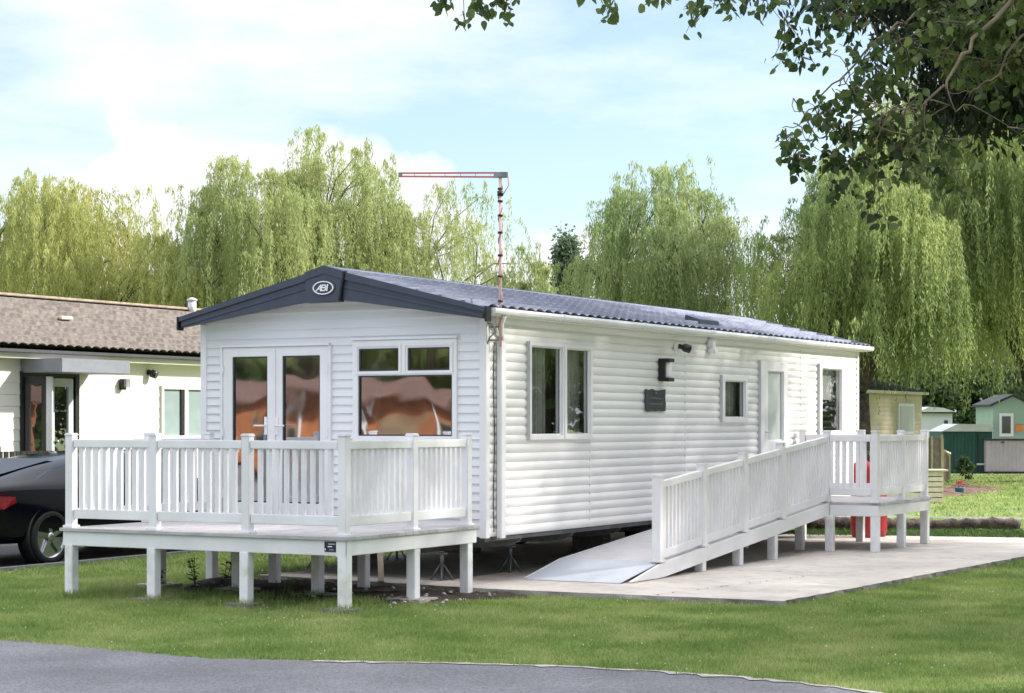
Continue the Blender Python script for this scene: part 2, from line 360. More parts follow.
sheet('road', rj+[(24, -40), (-30, -40)], .006, M['asphalt'])
# worn pale edge of the road
seg = [p for p in rj if 1.9 < p[0] < 9]
r_ = random.Random(5)
ins = [(x, y-.015-abs(r_.gauss(.0, .045))*(.4+.6*abs(math.sin(x*2.3)))) for x, y in seg]; outs = [(x, y+.012+abs(r_.gauss(0, .014))) for x, y in seg]
mb = MB()
for i in range(len(seg)-1): mb.add([(*ins[i], .012), (*ins[i+1], .012), (*outs[i+1], .012), (*outs[i], .012)], [(0, 1, 2, 3)])
mb.build('road_edge', M['worn'])['kind'] = 'structure'
sheet('parking_bay', [(-6.32, -9), (-6.30, 3.25), (-11.2, 3.4), (-11.2, -9)], .006, M['tarmac'])
box('kerb', M['kerbm'], None, -6.32, -7.2, -.05, -6.20, 3.3, .045, bevel=.01)['kind'] = 'structure'
# far sandy track, path behind the log
sheet('far_track', [tuple(C(-12, 66)[:2]), tuple(C(40, 66)[:2]), tuple(C(40, 71.5)[:2]), tuple(C(-12, 71.5)[:2])], .006, M['gravel'])
sheet('path', jag([(-9, 15.4), (-1.25, 16.9), (1.23, 17.45), (5, 18.3), (12, 20)], .05, .5, 9)+jag([(12, 21), (5, 19.3), (1.23, 18.4), (-1.25, 17.9), (-9, 16.6)], .05, .5, 10), .006, M['kerbm'])
# slab
sp = [(-2.85, -.12), (-1.2, -.30), (.49, -.47), (3.44, -.30), (3.62, 3.3), (3.84, 7.1), (4.1, 11.35), (2.82, 11.05), (-.28, 10.35), (-4.4, 9.5), (-3.72, 4.96), (-3.41, 3.72), (-2.75, .5)]
sj = jag(sp+[sp[0]], .016, .12, 11)[:-1]
n = len(sj)
mb = MB(); mb.add([(x, y, .06) for x, y in sj], [tuple(range(n))])
slab = mb.build('concrete_slab', M['conc']); slab['kind'] = 'structure'
if slab.data.polygons[0].normal.z < 0: slab.data.flip_normals()
mb = MB(); rk = random.Random(19)
for p0, p1 in (((3.5, 3.4), (1.3, 3.0)), ((2.1, -.3), (2.6, 2.9)), ((3.75, 6.3), (2.0, 6.0)), ((1.9, 9.3), (2.6, 11.0))):
    q = jag([p0, p1], .035, .07, rk.randint(1, 99))
    for a, b in zip(q[:-1], q[1:]):
        w1_ = rk.uniform(.002, .006); mb.add([(a[0]-w1_, a[1]-w1_, .0622), (a[0]+w1_, a[1]+w1_, .0622), (b[0]+w1_, b[1]+w1_, .0622), (b[0]-w1_, b[1]-w1_, .0622)], [(0, 1, 2, 3)])
mb.build('slab_crack', M['soil'])['kind'] = 'structure'
mb = MB(); rr = random.Random(4)
low = [(x+rr.uniform(-.012, .02), y-rr.uniform(-.006, .02)) for x, y in sj]
mb.add([(x, y, .0595) for x, y in sj]+[(x, y, .02) for x, y in low]+[(x, y, -.02) for x, y in low], [(i, (i+1) % n, n+(i+1) % n, n+i) for i in range(n)]+[(n+i, n+(i+1) % n, 2*n+(i+1) % n, 2*n+i) for i in range(n)])
mb.build('slab_edge', M['concedge'])['kind'] = 'structure'
# soil under the deck: bumpy patch
soilp = [(-3.1, -1.1), (-2.6, -1.9), (-1.9, -2.05), (-1.2, -2.2), (-.4, -2.35), (.15, -1.95), (.75, -1.0), (.9, -.5), (.3, -.40), (-1.2, -.24), (-2.8, -.05), (-3.3, -.3)]
def inpoly(P, poly):
    P = np.asarray(P); x, y = P[:, 0], P[:, 1]; ins = np.zeros(len(P), bool); j = len(poly)-1
    for i in range(len(poly)):
        xi, yi = poly[i][:2]; xj, yj = poly[j][:2]
        c = ((yi > y) != (yj > y)) & (x < (xj-xi)*(y-yi)/(yj-yi+1e-12)+xi); ins ^= c; j = i
    return ins
def bumpy(name, poly, m, amp=.02, step=.05, z=.012, seed=1):
    xs = [p[0] for p in poly]; ys = [p[1] for p in poly]
    gx = np.arange(min(xs)-.1, max(xs)+.1, step); gy = np.arange(min(ys)-.1, max(ys)+.1, step)
    X, Y = np.meshgrid(gx, gy); rg = np.random.default_rng(seed)
    P = np.stack([X.ravel(), Y.ravel()], 1); pj = P+rg.normal(0, .07, P.shape)
    ins = inpoly(pj, poly).reshape(X.shape)
    k = ins.astype(float)
    for _ in range(2): k = (k+np.roll(k, 1, 0)+np.roll(k, -1, 0)+np.roll(k, 1, 1)+np.roll(k, -1, 1))/5
    Z = -.03+k*(.03+z)+rg.normal(0, amp*.35, X.shape)*k+amp*np.sin(X*5.1+Y*3.3)*k*.6
    V = np.stack([X.ravel(), Y.ravel(), Z.ravel()], 1); nx = len(gx); F = []
    idx = np.arange(len(V)).reshape(X.shape)
    F = np.stack([idx[:-1, :-1].ravel(), idx[:-1, 1:].ravel(), idx[1:, 1:].ravel(), idx[1:, :-1].ravel()], 1)
    o = np_mesh(name, V, F, m, smooth=True); o['kind'] = 'structure'; return o
bumpy('soil', soilp, M['soil'], z=.03)
bedp = [tuple(C(x, z)[:2]) for x, z in ((9.2, 44.5), (10.5, 46.5), (12.4, 50), (13.0, 52), (12.6, 54.), (11.6, 53.5), (10.5, 52), (9.6, 50))]
bumpy('planting_bed', bedp, M['mulch'], amp=.05, step=.15, z=.06, seed=2)
# dirt under the caravan on the slab
# ------------------------------------------------------------------ grass
def blades(name, n, zr, h, wd, seed, m, excl, xr=None, lim=.285):
    rg = np.random.default_rng(seed)
    zc = np.sqrt(rg.uniform(zr[0]**2, zr[1]**2, n)); xc = rg.uniform(-lim, lim, n)*zc
    P = np.stack([CAM.x+RGT.x*xc+FWD.x*zc, CAM.y+RGT.y*xc+FWD.y*zc], 1)
    keep = np.ones(n, bool)
    for poly in excl:
        keep &= ~inpoly(P+rg.normal(0, .018, P.shape), poly)
    P = P[keep]; n = len(P)
    pat = .5+.5*np.sin(P[:, 0]*1.7+np.sin(P[:, 1]*1.3)*2)*np.sin(P[:, 1]*2.1+1.3*np.sin(P[:, 0]*.9))
    H = h*rg.uniform(.5, 1.3, n)*(.75+.5*pat); a = rg.uniform(0, 2*PI, n); ln = rg.normal(0, .55, (n, 2))*H[:, None]
    W = wd*rg.uniform(.6, 1.3, n)/2; dx = np.cos(a)*W; dy = np.sin(a)*W
    V = np.zeros((n, 3, 3)); V[:, 0] = np.stack([P[:, 0]-dx, P[:, 1]-dy, np.full(n, -.002)], 1); V[:, 1] = np.stack([P[:, 0]+dx, P[:, 1]+dy, np.full(n, -.002)], 1)
    V[:, 2] = np.stack([P[:, 0]+ln[:, 0], P[:, 1]+ln[:, 1], H], 1)
    F = np.arange(n*3).reshape(n, 3)
    o = np_mesh(name, V.reshape(-1, 3), F, m); o['kind'] = 'stuff'; return o
roadpoly = rj+[(24, -40), (-30, -40)]
soilin = [(x*.985, y*.985) for x, y in soilp]
bay = [(-6.20, -9), (-6.20, 3.3), (-11.2, 3.4), (-11.2, -9)]
pathp = [(-9, 15.4), (-1.25, 16.9), (1.23, 17.45), (5, 18.3), (12, 20), (12, 21), (5, 19.3), (1.23, 18.4), (-1.25, 17.9), (-9, 16.6)]
sjx = [(.5+(x-.5)*1.022, 5+(y-5)*1.014) for x, y in sj]
EX = [roadpoly, sjx, soilin, bay, pathp, bedp]
blades('grass', 380000, (12.2, 22.5), .033, .010, 1, M['blade'], EX)
blades('grass', 150000, (22.5, 36), .05, .018, 2, M['blade'], EX)
blades('grass', 90000, (36, 66), .06, .04, 3, M['blade'], EX)
# longer grass along slab and road edges
def tufts(name, pts, n, spread, h, wd, seed, m=None, kind='stuff', lean=.5):
    rg = np.random.default_rng(seed); pts = np.array(pts); P = pts[rg.integers(0, len(pts), n)]+rg.normal(0, spread, (n, 2))
    H = h*rg.uniform(.4, 1.3, n); a = rg.uniform(0, 2*PI, n); ln = rg.normal(0, lean, (n, 2))*H[:, None]; W = wd/2*rg.uniform(.6, 1.3, n)
    V = np.zeros((n, 3, 3)); V[:, 0] = np.stack([P[:, 0]-np.cos(a)*W, P[:, 1]-np.sin(a)*W, np.zeros(n)], 1); V[:, 1] = np.stack([P[:, 0]+np.cos(a)*W, P[:, 1]+np.sin(a)*W, np.zeros(n)], 1)
    V[:, 2] = np.stack([P[:, 0]+ln[:, 0], P[:, 1]+ln[:, 1], H], 1)
    o = np_mesh(name, V.reshape(-1, 3), np.arange(n*3).reshape(n, 3), m or M['blade']); o['kind'] = kind; return o
ed = [(x+.0, y-.09) for x, y in sj if y < .2]+[(x+.05, y) for x, y in sj if x > 3.3]
tufts('long_grass', [ed[i] for i in range(len(ed))], 3200, .03, .05, .009, 21)
tufts('long_grass', [(random.uniform(-3.3, .3), random.uniform(-2.9, -1.9)) for _ in range(90)], 7000, .10, .09, .009, 22)
tufts('long_grass', [tuple(C(random.uniform(4.3, 8.6), random.uniform(29.3, 31.0))[:2]) for _ in range(300)], 14000, .12, .085, .02, 23, M['weed'], lean=.9)
# white clover heads in the lawn
def dots(name, n, seed, m, zr=(12.8, 21), excl=EX, r=.0055):
    rg = np.random.default_rng(seed); zc = np.sqrt(rg.uniform(zr[0]**2, zr[1]**2, n)); xc = rg.uniform(-.28, .28, n)*zc
    P = np.stack([CAM.x+RGT.x*xc+FWD.x*zc, CAM.y+RGT.y*xc+FWD.y*zc], 1); k = np.ones(n, bool)
    for e in excl: k &= ~inpoly(P, e)
    k &= (np.sin(P[:, 0]*2.1+1)*np.sin(P[:, 1]*2.7)+rg.normal(0, .5, n)) > .35
    P = P[k]; n = len(P); V = np.zeros((n, 6, 3)); R = r*rg.uniform(.5, 1.4, n); Z = rg.uniform(.03, .055, n)
    for i, (a, b, c) in enumerate(((1, 0, 0), (-1, 0, 0), (0, 1, 0), (0, -1, 0), (0, 0, 1), (0, 0, -1))):
        V[:, i] = np.stack([P[:, 0]+a*R, P[:, 1]+b*R, Z+c*R], 1)
    f = np.array([(0, 2, 4), (2, 1, 4), (1, 3, 4), (3, 0, 4), (2, 0, 5), (1, 2, 5), (3, 1, 5), (0, 3, 5)])
    F = (np.arange(n)[:, None, None]*6+f[None]).reshape(-1, 3)
    o = np_mesh(name, V.reshape(-1, 3), F, m); o['kind'] = 'stuff'; return o
cr_ = random.Random(44); cl_ = []
for _ in range(420):
    zc = math.sqrt(cr_.uniform(12.6**2, 21**2)); p = C(cr_.uniform(-.27, .27)*zc, zc); cl_.append((p.x, p.y))
cl_ = [p for p, k in zip(cl_, ~(inpoly(cl_, roadpoly) | inpoly(cl_, sjx) | inpoly(cl_, bay) | inpoly(cl_, soilin))) if k]
tufts('long_grass', cl_, 15000, .055, .062, .010, 45, lean=.7)
pp_ = [(x+dx, y+dy) for x, y in ((.12, -2.8), (-1, -2.8), (-2.12, -2.8), (-3.17, -2.8), (-2.12, -1.45), (-3.15, -1.45), (-1, -1.62)) for dx, dy in ((.07, .0), (-.07, .02), (0, -.08), (.05, -.08))]
tufts('long_grass', pp_, 1500, .022, .085, .009, 46, lean=.35)
dots('clover_flowers', 900, 31, M['daisy'])
# small stones and litter on the soil
mb = MB(); rs = random.Random(8)
for i in range(70):
    x, y = rs.uniform(-3, .7), rs.uniform(-2.2, -.5); r = rs.uniform(.008, .028)
    mb.lathe((x, y, .03), [(r*.6, 0), (r, r*.4), (r*.7, r*.9), (r*.1, r*1.1)], (rs.uniform(-.3, .3), rs.uniform(-.3, .3), 1), 6)
mb.build('gravel', M['stone'])['kind'] = 'stuff'

# ------------------------------------------------------------------ the holiday home
HW = thing('holiday_home', 'white clad static holiday home with slate blue gable trim on a concrete slab', 'mobile home', (-1.85, 6, .06))
def profile_side(z, p=.0975, z0=.55):
    u = ((z-z0)/p) % 1.0
    return .020*math.sin(PI*min(1, (u*.92+.04)))**.55
def rows(z0, z1, p, base, fr):
    zs = {round(z0, 5), round(z1, 5)}; k = 0
    while base+k*p < z1+p:
        for f in fr:
            z = base+(k+f)*p
            if z0 < z < z1: zs.add(round(z, 5))
        k += 1
    return sorted(zs)
def clad_wall(name, m, parent, plane, a0, a1, z0, z1, holes, prof, p, base, fr, top=None):
    """plane: function (a, off, z)->xyz. holes: (a0,a1,z0,z1)"""
    xs = sorted({a0, a1} | {h[0] for h in holes} | {h[1] for h in holes}); mb = MB()
    for xa, xb in zip(xs[:-1], xs[1:]):
        hs = sorted([(h[2], h[3]) for h in holes if h[0] <= xa+1e-6 and h[1] >= xb-1e-6]); cur = z0; iv = []
        for h0, h1 in hs:
            if h0 > cur: iv.append((cur, h0))
            cur = max(cur, h1)
        if cur < z1: iv.append((cur, z1))
        for ia, ib in iv:
            zs = rows(ia, ib, p, base, fr)
            for u, v in zip(zs[:-1], zs[1:]):
                l0, r0, l1, r1 = xa, xb, xa, xb
                if top:
                    b0 = top(u); b1 = top(v)
                    if b0 is not None:
                        l0 = max(xa, b0[0]); r0 = min(xb, b0[1]); l1 = max(xa, b1[0]); r1 = min(xb, b1[1])
                        if r0 <= l0 or r1 <= l1: continue
                e = 1e-5
                mb.add([plane(l0, prof(u+e), u), plane(r0, prof(u+e), u), plane(r1, prof(v-e), v), plane(l1, prof(v-e), v)], [(0, 1, 2, 3)], True)
    # join rows
    o = mb.build(name, m, parent, recalc=False)
    bm = bmesh.new(); bm.from_mesh(o.data); bmesh.ops.remove_doubles(bm, verts=bm.verts, dist=1e-4); bmesh.ops.recalc_face_normals(bm, faces=bm.faces); bm.to_mesh(o.data); bm.free()
    return o
WB, WT = .55, 2.90
side_holes = [(.93, 2.38, 1.60, 2.60), (6.26, 7.08, 1.79, 2.35), (7.62, 8.60, .78, 2.58), (9.97, 10.95, 1.59, 2.60)]
frs = (0, .03, .1, .22, .38, .55, .7, .82, .92, .98)
def prof_s(z):
    u = ((z-WB)/.0975) % 1.
    return .003+.021*math.sin(PI*min(1., max(0., u)))**.75 if u < 1 else .004
clad_wall('side_wall', M['clad'], HW, lambda a, o, z: (o-.004, a, z), 0., 11.74, WB, WT, side_holes, prof_s, .0975, WB, frs)
front_holes = [(-3.36, -2.0, .72, 2.57), (-1.61, -.36, 1.58, 2.61)]
def prof_f(z):
    u = ((z-WB)/.093) % 1.
    return .012*(1-u)+.002 if u > .06 else .012*u/.06*.5+.002
def gtop(z):
    zr = 3.44-.22*0
    if z < 2.88: return (-3.7, 0.)
    hw = (3.40-z)/.27
    return (-1.85-hw, -1.85+hw) if hw > 0 else (-1.85, -1.85)
clad_wall('front_wall', M['cladf'], HW, lambda a, o, z: (a, -o, z), -3.7, 0, WB, 3.38, front_holes, prof_f, .093, WB, (0, .06, .3, .6, .999), gtop)
clad_wall('rear_wall', M['clad'], HW, lambda a, o, z: (a, 11.74+o, z), -3.7, 0, WB, 3.38, [], prof_f, .093, WB, (0, .06, .3, .6, .999), gtop)
clad_wall('side_wall', M['clad'], HW, lambda a, o, z: (-3.7-o, a, z), 0, 11.74, WB, WT, [], prof_s, .0975, WB, (0, .1, .5, .9))
for y, z1 in ((2.405, 1.56), (9.22, 2.88), (5.1, 2.88)): box('joint_cover', M['clad'], HW, -.01, y, .55, .0175, y+.016, z1, bevel=.002)
for x, y in ((0, 0), (-3.7, 0), (0, 11.74), (-3.7, 11.74)):
    sx_ = 1 if x == 0 else -1; sy_ = -1 if y == 0 else 1
    box('corner_trim', M['upvc'], HW, min(x-sx_*.055, x+sx_*.028), min(y-sy_*.055, y+sy_*.026), WB-.01, max(x-sx_*.055, x+sx_*.028), max(y-sy_*.055, y+sy_*.026), 2.87, bevel=.004)
box('floor_pan', M['chass'], HW, -3.68, .02, .50, -.02, 11.72, .549)
box('ceiling', M['inner'], HW, -3.66, .04, 2.80, -.04, 11.70, 2.84)
box('partition', M['inner'], HW, -3.62, 4.2, .56, -.06, 4.26, 2.79)
box('partition', M['inner'], HW, -3.62, 9.2, .56, -.06, 9.26, 2.79)
box('inner_lining', M['inner'], HW, -3.66, .04, .552, -3.60, 11.68, 2.79)
box('partition', M['inner'], HW, -1.9, 4.3, .56, -1.84, 11.68, 2.79)
# roof: pressed tiles as a real corrugated surface
def tile_roof(name, m, parent, y0, y1, x_e, z_e, x_r, z_r, rows_, pitch, amp=.012, step=.016, sub=8, thick=.0):
    ny = int((y1-y0)/pitch*sub)+1; ys = np.linspace(y0, y1, ny); us = []
    for k in range(rows_):
        us += [k/rows_+1e-4, (k+.5)/rows_, (k+1)/rows_-1e-4]
    us = np.array(us); U, Y = np.meshgrid(us, ys, indexing='ij')
    fr = (U*rows_) % 1.0
    wv = np.abs(np.sin(Y/pitch*PI))**.7*1.3*(1.15-.75*fr)
    Z = z_e+(z_r-z_e)*U+amp*wv+step*(1-fr)
    X = x_e+(x_r-x_e)*U
    V = np.stack([X.ravel(), Y.ravel(), Z.ravel()], 1); idx = np.arange(V.shape[0]).reshape(U.shape)
    F = np.stack([idx[:-1, :-1].ravel(), idx[:-1, 1:].ravel(), idx[1:, 1:].ravel(), idx[1:, :-1].ravel()], 1)
    if (x_r-x_e) > 0: F = F[:, ::-1]
    o = np_mesh(name, V, F[:, ::-1].copy(), m, parent, ORG[parent.name])
    return o
tile_roof('roof', M['rooft'], HW, -.20, 11.84, .16, 2.918, -1.85, 3.395, 7, .205, .024, .036)
tile_roof('roof', M['rooft'], HW, -.20, 11.84, -3.86, 2.918, -1.85, 3.395, 7, .205, .024, .036)
mb = MB()
for sgn in (1, -1):
    mb.beam((-1.85+sgn*.075, -.2, 3.425), (-1.85+sgn*.075, 11.86, 3.425), .18, .018, (sgn*.24, 0, 1))
mb.build('ridge_cap', M['rooft'], HW)
for s_ in (1, -1): MB().prism([(-1.85+s_*2.02, 11.842, 2.925), (-1.85+s_*2.02, 11.842, 2.985), (-1.85, 11.842, 3.462), (-1.85, 11.842, 3.40)], (0, .035, 0)).build('verge_trim', M['rooft'], HW)
for s_ in (1, -1): MB().prism([(-1.85+s_*1.99, -.17, 2.90), (-1.85+s_*1.99, -.17, 2.93), (-1.85, -.17, 3.395), (-1.85, -.17, 3.365)], (0, 11.98, 0)).build('soffit', M['upvc'], HW)
for x in (.135, -3.835):
    s_ = 1 if x > 0 else -1
    pr = [(x, 2.950), (x+s_*.012, 2.950), (x+s_*.070, 2.948), (x+s_*.078, 2.92), (x+s_*.066, 2.895), (x+s_*.02, 2.885), (x, 2.885)]
    MB().prism([(a, -.14, b) for a, b in pr], (0, 11.98, 0)).build('gutter', M['upvc'], HW, .002)
    MB().box(min(x-s_*.13, x), -.12, 2.870, max(x-s_*.13, x), 11.85, 2.888).build('soffit_board', M['upvc'], HW)
for y in np.arange(1.4, 12, 2.1): MB().prism([(.132, y, 2.952), (.150, y, 2.955), (.212, y, 2.952), (.219, y, 2.92), (.206, y, 2.888), (.132, y, 2.878)], (0, .035, 0)).build('gutter_bracket', M['upvc'], HW)
# front barge boards
yb = -.27
def barge(x_out, x_in, sgn):
    # top edge from (x_out,2.94) to (x_in, z_in); lip + groove + face
    def zt(x): return 3.44-abs(x+1.85)*.245
    mb = MB()
    mb.prism([(x_out, yb, zt(x_out)-.055), (x_out, yb, zt(x_out)-.002), (x_in, yb, zt(x_in)-.002), (x_in, yb, zt(x_in)-.085)], (0, .11, 0))
    zo, zi = zt(x_out)-.065, zt(x_in)-.10
    mb.prism([(x_out-sgn*.02, yb+.022, zo-.055), (x_out-sgn*.02, yb+.022, zo+.02), (x_in, yb+.022, zi+.02), (x_in, yb+.022, 3.075), (x_in+sgn*.30, yb+.022, 3.035)], (0, .07, 0))
    mb.prism([(x_out-sgn*.03, yb+.012, zo-.045), (x_out-sgn*.03, yb+.012, zo-.012), (x_in, yb+.012, zi-.05), (x_in, yb+.012, zi-.075)], (0, .02, 0))
    return mb.build('bargeboard', M['navy'], HW, .003)
barge(.15, -1.62, 1); barge(-3.85, -2.08, -1)
cp = [(-2.09, 3.055), (-1.665, 3.06), (-1.60, 3.385), (-1.85, 3.452), (-2.10, 3.385)]
cpo = MB().prism([(x, yb-.012, z) for x, z in cp], (0, .12, 0)).build('gable_panel', M['navy'], HW, .004)
MB().prism([(-2.1, yb-.022, 3.30), (-2.1, yb-.022, 3.388), (-1.85, yb-.022, 3.457), (-1.60, yb-.022, 3.388), (-1.60, yb-.022, 3.30), (-1.85, yb-.022, 3.365)], (0, .02, 0)).build('gable_lip', M['navy'], HW, .003)
MB().prism([(-1.662, yb-.02, 3.06), (-1.640, yb-.02, 3.06), (-1.578, yb-.02, 3.385), (-1.60, yb-.02, 3.385)], (0, .05, 0)).build('joint_strip', M['joint'], HW)
box('end_cap', M['joint'], HW, .150, yb-.004, 2.80, .175, yb+.10, 2.953)
box('end_cap', M['joint'], HW, -3.875, yb-.004, 2.80, -3.85, yb+.10, 2.953)
# badge
bx, bz = -1.85, 3.212
mb = MB(); ne = 40; vs = []
for rx, rz, y in ((.135, .073, -.292), (.135, .073, -.300), (.121, .062, -.300), (.121, .062, -.292)):
    vs += [(bx+rx*math.cos(2*PI*k/ne), y, bz+rz*math.sin(2*PI*k/ne)) for k in range(ne)]
mb.add(vs, [(i*ne+k, i*ne+(k+1) % ne, ((i+1) % 4)*ne+(k+1) % ne, ((i+1) % 4)*ne+k) for i in range(4) for k in range(ne)])
plq = MB().prism([(bx+.146*math.cos(2*PI*k/ne), -.283, bz+.083*math.sin(2*PI*k/ne)) for k in range(ne)], (0, -.008, 0)).build('badge', M['navy'], HW)
mb.build('badge_ring', M['white'], plq)
mb = MB(); sk = [0]
def strokes(pl_, x0, w_=.0135, h=.060):
    for a, b in zip(pl_[:-1], pl_[1:]):
        sk[0] += 1; yy = -.2925-.0006*sk[0]
        A = Vector((x0+a[0]*h*1.4+.20*h*a[1], yy, bz-h/2+a[1]*h)); B = Vector((x0+b[0]*h*1.4+.20*h*b[1], yy, bz-h/2+b[1]*h)); d = (B-A).normalized()*(w_*.3); mb.beam(A-d, B+d, .003, w_, (0, 1, 0)) if False else mb.beam(A-d, B+d, w_, .003, (0, 1, 0))
strokes([(-.02, 0), (.52, 1), (.62, 0)], bx-.088); strokes([(.2, .32), (.60, .32)], bx-.088, .010)
strokes([(0, 0), (0, 1), (.48, 1), (.58, .88), (.58, .66), (.48, .54), (0, .54)], bx-.024); strokes([(.48, .54), (.62, .42), (.62, .12), (.52, 0), (0, 0)], bx-.024)
strokes([(0, 0), (0, 1)], bx+.050, .018)
mb.build('badge_lettering', M['white'], plq)

def glazed(parent, name, fr_m, gl_m, axis, a0, a1, z0, z1, panes, depth=(.035, -.05), fw=.0, curtain=(), handle=()):
    """window/door frame: outer rect with holes for panes. axis 'x': wall x=0 facing +x, coordinate y; 'y': wall y=0 facing -y, coordinate x"""
    def P3(a, d, z): return (d, a, z) if axis == 'x' else (a, -d, z)
    xs = sorted({a0, a1} | {p[0] for p in panes} | {p[1] for p in panes}); zs = sorted({z0, z1} | {p[2] for p in panes} | {p[3] for p in panes})
    mb = MB(); cells = set()
    for i in range(len(xs)-1):
        for j in range(len(zs)-1):
            cx, cz = (xs[i]+xs[i+1])/2, (zs[j]+zs[j+1])/2
            if not any(p[0] < cx < p[1] and p[2] < cz < p[3] for p in panes): cells.add((i, j))
    d1, d0 = depth
    for i, j in cells:
        A, B, E_, F_ = xs[i], xs[i+1], zs[j], zs[j+1]
        for d, fl in ((d1, 0), (d0, 1)): mb.add([P3(A, d, E_), P3(B, d, E_), P3(B, d, F_), P3(A, d, F_)], [(0, 1, 2, 3)])
        for (di, dj, q) in ((-1, 0, (A, E_, A, F_)), (1, 0, (B, E_, B, F_)), (0, -1, (A, E_, B, E_)), (0, 1, (A, F_, B, F_))):
            if (i+di, j+dj) not in cells: mb.add([P3(q[0], d1, q[1]), P3(q[2], d1, q[3]), P3(q[2], d0, q[3]), P3(q[0], d0, q[1])], [(0, 1, 2, 3)])
    root = mb.build(name, fr_m, parent)
    bm = bmesh.new(); bm.from_mesh(root.data); bmesh.ops.remove_doubles(bm, verts=bm.verts, dist=1e-4); bmesh.ops.recalc_face_normals(bm, faces=bm.faces)
    bmesh.ops.bevel(bm, geom=[e for e in bm.edges if len(e.link_faces) == 2 and e.calc_face_angle(0) > .6], offset=.004, segments=2, affect='EDGES'); bm.to_mesh(root.data); bm.free()
    for (p0, p1, q0, q1) in panes:
        v = [P3(p0+.0, .004, q0), P3(p1, .004, q0), P3(p1, .004, q1), P3(p0, .004, q1)]
        MB().add(v, [(0, 1, 2, 3)]).build('pane', gl_m, root, recalc=False)
        # thin bead round the glass
        mb = MB(); b = .016
        for s0, s1, t0, t1 in ((p0, p1, q0, q0+b), (p0, p1, q1-b, q1), (p0, p0+b, q0+b, q1-b), (p1-b, p1, q0+b, q1-b)):
            A = P3(s0, .012, t0); B = P3(s1, .022, t1); mb.box(min(A[0], B[0]), min(A[1], B[1]), t0, max(A[0], B[0]), max(A[1], B[1]), t1)
        mb.build('bead', M['upvc'] if axis == 'x' else M['dark'], root)
    for (c0, c1, q0, q1) in curtain:
        mb = MB(); k = 28; vs = []
        for i in range(k+1):
            a = c0+(c1-c0)*i/k; d = -.14+.022*math.sin(i*1.35)+.01*math.sin(i*.6); vs += [P3(a, d, q0), P3(a, d, q1)]
        mb.add(vs, [(2*i, 2*i+2, 2*i+3, 2*i+1) for i in range(k)], True); mb.build('curtain', M['curtain'], root)
    return root, P3
# french doors
fd, P3 = glazed(HW, 'french_door', M['upvc'], M['glf'], 'y', -3.40, -1.96, .70, 2.60, [(-3.27, -2.785, .86, 2.495), (-2.58, -2.075, .86, 2.495)], curtain=[(-3.27, -3.08, .8, 2.5)])
box('door_head', M['upvc'], fd, -3.42, -.06, 2.602, -1.94, 0.0, 2.63)
box('door_jamb', M['upvc'], fd, -3.435, -.045, .70, -3.402, 0., 2.60); box('door_jamb', M['upvc'], fd, -1.958, -.045, .70, -1.925, 0., 2.60)
box('meeting_strip', M['upvc'], fd, -2.70, -.052, .72, -2.665, -.036, 2.58)
for x0, x1 in ((-2.93, -2.80), (-2.65, -2.52)):
    MB().tube([(x1 if x0 < -2.9 else x0, -.04, 1.72), (x1 if x0 < -2.9 else x0, -.08, 1.72), (x0 if x0 < -2.9 else x1, -.085, 1.72)], .010, 8).box((x1 if x0 < -2.9 else x0)-.018, -.045, 1.62, (x1 if x0 < -2.9 else x0)+.018, -.037, 1.82).build('door_handle', M['white'], fd)
for x in (-3.395, -1.965):
    for z in (.95, 1.65, 2.35): box('hinge', M['upvc'], fd, x-.012, -.056, z-.05, x+.012, -.036, z+.05)
fw, _ = glazed(HW, 'front_window', M['upvc'], M['glf'], 'y', -1.645, -.325, 1.55, 2.645, [(-1.565, -1.055, 2.31, 2.555), (-.94, -.415, 2.31, 2.555), (-1.572, -.385, 1.61, 2.262)], curtain=[(-1.56, -1.40, 1.56, 2.6), (-.50, -.39, 1.56, 2.6)])
box('window_head', M['upvc'], fw, -1.66, -.055, 2.647, -.31, 0., 2.672)
for a, b in ((-1.60, -1.015), (-.985, -.37)):
    mb = MB()
    mb.box(a, -.046, 2.575, b, -.036, 2.60); mb.box(a, -.046, 2.275, b, -.036, 2.30); mb.box(a, -.046, 2.3, a+.022, -.036, 2.575); mb.box(b-.022, -.046, 2.3, b, -.036, 2.575)
    mb.build('sash', M['upvc'], fw, .002)
# side windows and door
w1, _ = glazed(HW, 'side_window', M['upvc'], M['gl'], 'x', .90, 2.42, 1.565, 2.635, [(.94, 1.67, 1.615, 2.595), (1.775, 2.365, 1.615, 2.595)], depth=(.05, -.05), curtain=[(1.20, 1.60, 1.62, 2.6), (2.0, 2.75, 1.62, 2.6)])
box('mullion', M['upvc'], w1, .05, 1.70, 1.58, .062, 1.745, 2.62)
w2, _ = glazed(HW, 'side_window', M['upvc'], M['gl'], 'x', 6.235, 7.115, 1.76, 2.38, [(6.33, 7.05, 1.82, 2.32)], depth=(.05, -.05), curtain=[(6.62, 7.3, 1.8, 2.35)])
dr, _ = glazed(HW, 'side_door', M['upvc'], M['frost'], 'x', 7.59, 8.635, .75, 2.61, [(7.86, 8.47, 1.50, 2.48)], depth=(.05, -.05))
MB().tube([(.05, 7.76, 1.62), (.09, 7.76, 1.62), (.095, 7.88, 1.62)], .010, 8).build('door_handle', M['chrome'], dr)
box('door_jamb', M['jamb'], dr, .0, 7.568, .75, .056, 7.588, 2.62)
w3, _ = glazed(HW, 'side_window', M['upvc'], M['gl'], 'x', 9.94, 10.985, 1.56, 2.63, [(10.05, 10.91, 1.62, 2.57)], depth=(.05, -.05))
box('blind', M['curtain'], w3, -.10, 10.0, 2.1, -.09, 10.94, 2.58)
